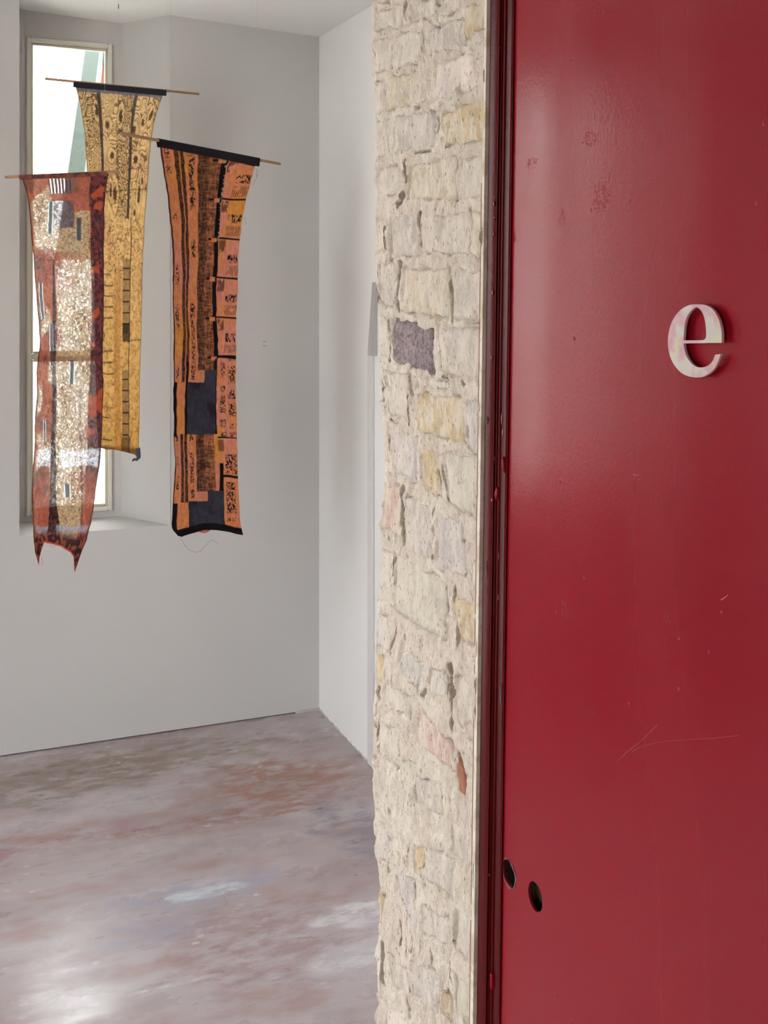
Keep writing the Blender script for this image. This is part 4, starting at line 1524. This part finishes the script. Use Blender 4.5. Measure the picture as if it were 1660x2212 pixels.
def paint_red(u, y, x):
    ut = u + .03 * (vnoise(u * 3, y / 50, 6) - .5)
    rust, dark, pur = lin((190, 108, 86)), lin((66, 44, 50)), lin((104, 62, 72))
    c = mixc(rust, lin((204, 120, 88)), sstep(.5, .68, fbm(u * 5, y / 45, 2, 3)))
    c = mixc(c, lin((150, 98, 82)), sstep(.5, .7, fbm(u * 4, y / 40, 8, 3)))
    al = np.full(u.shape, .975)
    # thin woven middle: many fine dark strokes on open gauze
    mid = band(ut, .30, .80, .02) * (y > 455)
    lefty = band(ut, .04, .30, .03) * (y > 400)
    gz = np.clip(mid + lefty * sstep(.42, .56, fbm(u * 4, y / 60, 4, 2)), 0, 1)
    squ = np.clip(.6 * sstep(.1, .8, np.sin(fbm(u * 13, y / 13, 3, 3) * 95)) + .7 * scrib(u, y, 34, 5.5, 5, .08), 0, 1)
    c = mixc(c, lin((228, 202, 158)), gz * .8)
    al = al - gz * .035 * sstep(.38, .60, fbm(u * 6, y / 55, 5, 3))
    c = mixc(c, dark, squ * (.46 + .36 * gz))
    al = np.clip(al + squ * .03, 0, 1)
    sl = sstep(.58, .70, fbm(u * 52, y / 3.6, 7, 2))
    al = al - sl * .13 * gz
    # rust islands over the gauze
    isl = sstep(.58, .66, fbm(u * 4.2, y / 42, 9, 3)) * (1 - band(ut, .36, .74, .05) * .6)
    c = mixc(c, mixc(rust, dark, squ * .62), isl)
    al = np.maximum(al, isl * .93)
    # solid right selvedge strip
    rs = band(ut, .80, 1.05, .012) * sstep(1060, 1000, y)
    tex = fbm(u * 40, y / 6, 4, 3)
    cs = mixc(lin((124, 66, 64)), lin((58, 38, 50)), np.clip(sstep(.42, .6, tex) * .7 + .5 * scrib(u, y, 60, 5, 2, .12), 0, 1))
    cs = mixc(cs, lin((178, 84, 58)), sstep(.60, .70, fbm(u * 7, y / 26, 1, 3)))
    c = mixc(c, cs, rs)
    al = np.maximum(al, rs * .95)
    # top quarter: striped window of bare gauze
    t1 = band(ut, .30, .58, .01) * band(y, 386, 418, 3)
    t2 = band(ut, .26, .58, .01) * band(y, 434, 492, 3)
    c = mixc(c, lin((70, 62, 80)), np.clip(t1 + t2, 0, 1) * .8)
    c = mixc(c, lin((120, 100, 116)), t2 * strokes(u, y, 20, 6, 5, .5))
    al = np.where(t1 > .5, .87 + .12 * np.sign(np.sin(u * 150)), al)
    al = np.where(t2 > .5, .95 - .10 * strokes(u, y, 44, 4, 3, .52), al)
    # narrow see-through slots
    for (sx, ya_, yb_, wd) in ((110, 436, 505, .035), (170, 470, 520, .035), (92, 610, 690, .03), (112, 700, 790, .028), (157, 778, 830, .035), (98, 905, 955, .02), (146, 1045, 1075, .05)):
        su = (sx - interp_line(rL, y)) / (interp_line(rR, y) - interp_line(rL, y))
        mk = band(u, su - wd, su + wd, .004) * band(y, ya_, yb_, 2)
        edge_ = mk * sstep(wd * .55, wd * .8, np.abs(u - su))
        c = mixc(c, lin((74, 76, 80)), mk)
        al = np.where(mk > .5, .97 - .20 * edge_, al)
    # dark vertical stripe
    su = (118 + (y - 650) * -.004 - interp_line(rL, y)) / (interp_line(rR, y) - interp_line(rL, y))
    wd = np.interp(y, [560, 650, 780, 950, 1070, 1180], [.010, .022, .030, .036, .05, .12])
    mk = band(u, su - wd, su + wd, .008) * (y > 560)
    cc = mixc(lin((92, 54, 48)), lin((50, 34, 38)), strokes(u, y, 40, 5, 6, .48))
    c = mixc(c, cc, mk)
    al = np.maximum(al, mk * .95)
    # second thin stripe right of the middle, lower half
    su2 = (176 - interp_line(rL, y)) / (interp_line(rR, y) - interp_line(rL, y))
    mk = band(u, su2 - .018, su2 + .018, .008) * (y > 840)
    c = mixc(c, lin((112, 62, 58)), mk * .8)
    al = np.maximum(al, mk * .9)
    # window light through the cloth, painted as pale blue bands and thinned
    for (ya_, yb_) in ((972, 1008), (1136, 1152)):
        w_ = band(y + 8 * (vnoise(u * 6, y / 20, 3) - .5), ya_, yb_, 3)
        w_ = w_ * (1 - band(u, .27, .40, .02)) * band(u, .05, .97, .01)
        c = mixc(c, lin((170, 176, 200)), w_ * (1 - squ) * .8)
        al = al * (1 - w_ * .13 * (1 - squ))
    # cross fold at the transom
    fold = sstep(10, 4, np.abs(y - 776))
    c = mixc(c, lin((122, 62, 56)), fold * .7 * (.5 + .5 * vnoise(u * 9, y / 8, 3)))
    al = np.maximum(al, fold * .85)
    # solid printed foot
    ft = sstep(1140, 1168, y + 10 * (vnoise(u * 5, u * 0, 3) - .5))
    cf = mixc(lin((150, 74, 56)), lin((60, 38, 40)), strokes(u, y, 26, 7, 7, .46))
    cf = mixc(cf, lin((42, 30, 34)), sstep(.75, .95, np.sin((y + 22 * np.abs(u - .36)) / 9)) * .8)
    c = mixc(c, cf, ft)
    al = np.maximum(al, ft * .97)
    be_ = rbot(u) - y
    c = mixc(c, lin((204, 96, 70)), sstep(5, 2, be_) * .9)
    sd = np.minimum(u, 1 - u)
    c = mixc(c, lin((70, 46, 46)), sstep(.03, .008, sd) * .8)
    al = np.maximum(al, sstep(.03, .01, sd) * .95)
    hd = sstep(rtop(u) + 9, rtop(u) + 7, y)
    c = mixc(c, mixc(lin((120, 66, 54)), lin((70, 48, 48)), strokes(u, y, 16, 6, 4, .5)), hd)
    al = np.maximum(al, hd)
    return np.clip(c, 0, 1), 1 - (1 - np.clip(al, .12, 1)) * .72


MAT_CL_R = cloth_mat('printed_red_gauze', .55, alpha=True)
RB.rod(.0042)
RB.cloth(rL, rR, rtop, rbot, 170, 760, paint_red, MAT_CL_R, .008, seed=7)
mh2 = M('rust_header_cloth')
mh2.set(Base_Color=mh2.mix(mh2.ramp(mh2.noise(45, 4), .4, .6), L4((128, 70, 58)), L4((84, 54, 52))), Roughness=.95, Specular_IOR_Level=.1)
sleeve(RB, 43.5, 380.5, 233.5, 372.5, 7, mh2.m, r=.0058)
RB.threads((.16, .88))
for path in (((90, 1205), (93, 1215), (90, 1222)), ((162, 1196), (160, 1204), (164, 1206)), ((108, 1176), (116, 1181), (122, 1177))):
    MB().tube([RB.pt(x, y) + RB.n * .001 for x, y in path], .0004, 5).build('loose_thread', MAT_LOOSE, RB.root)
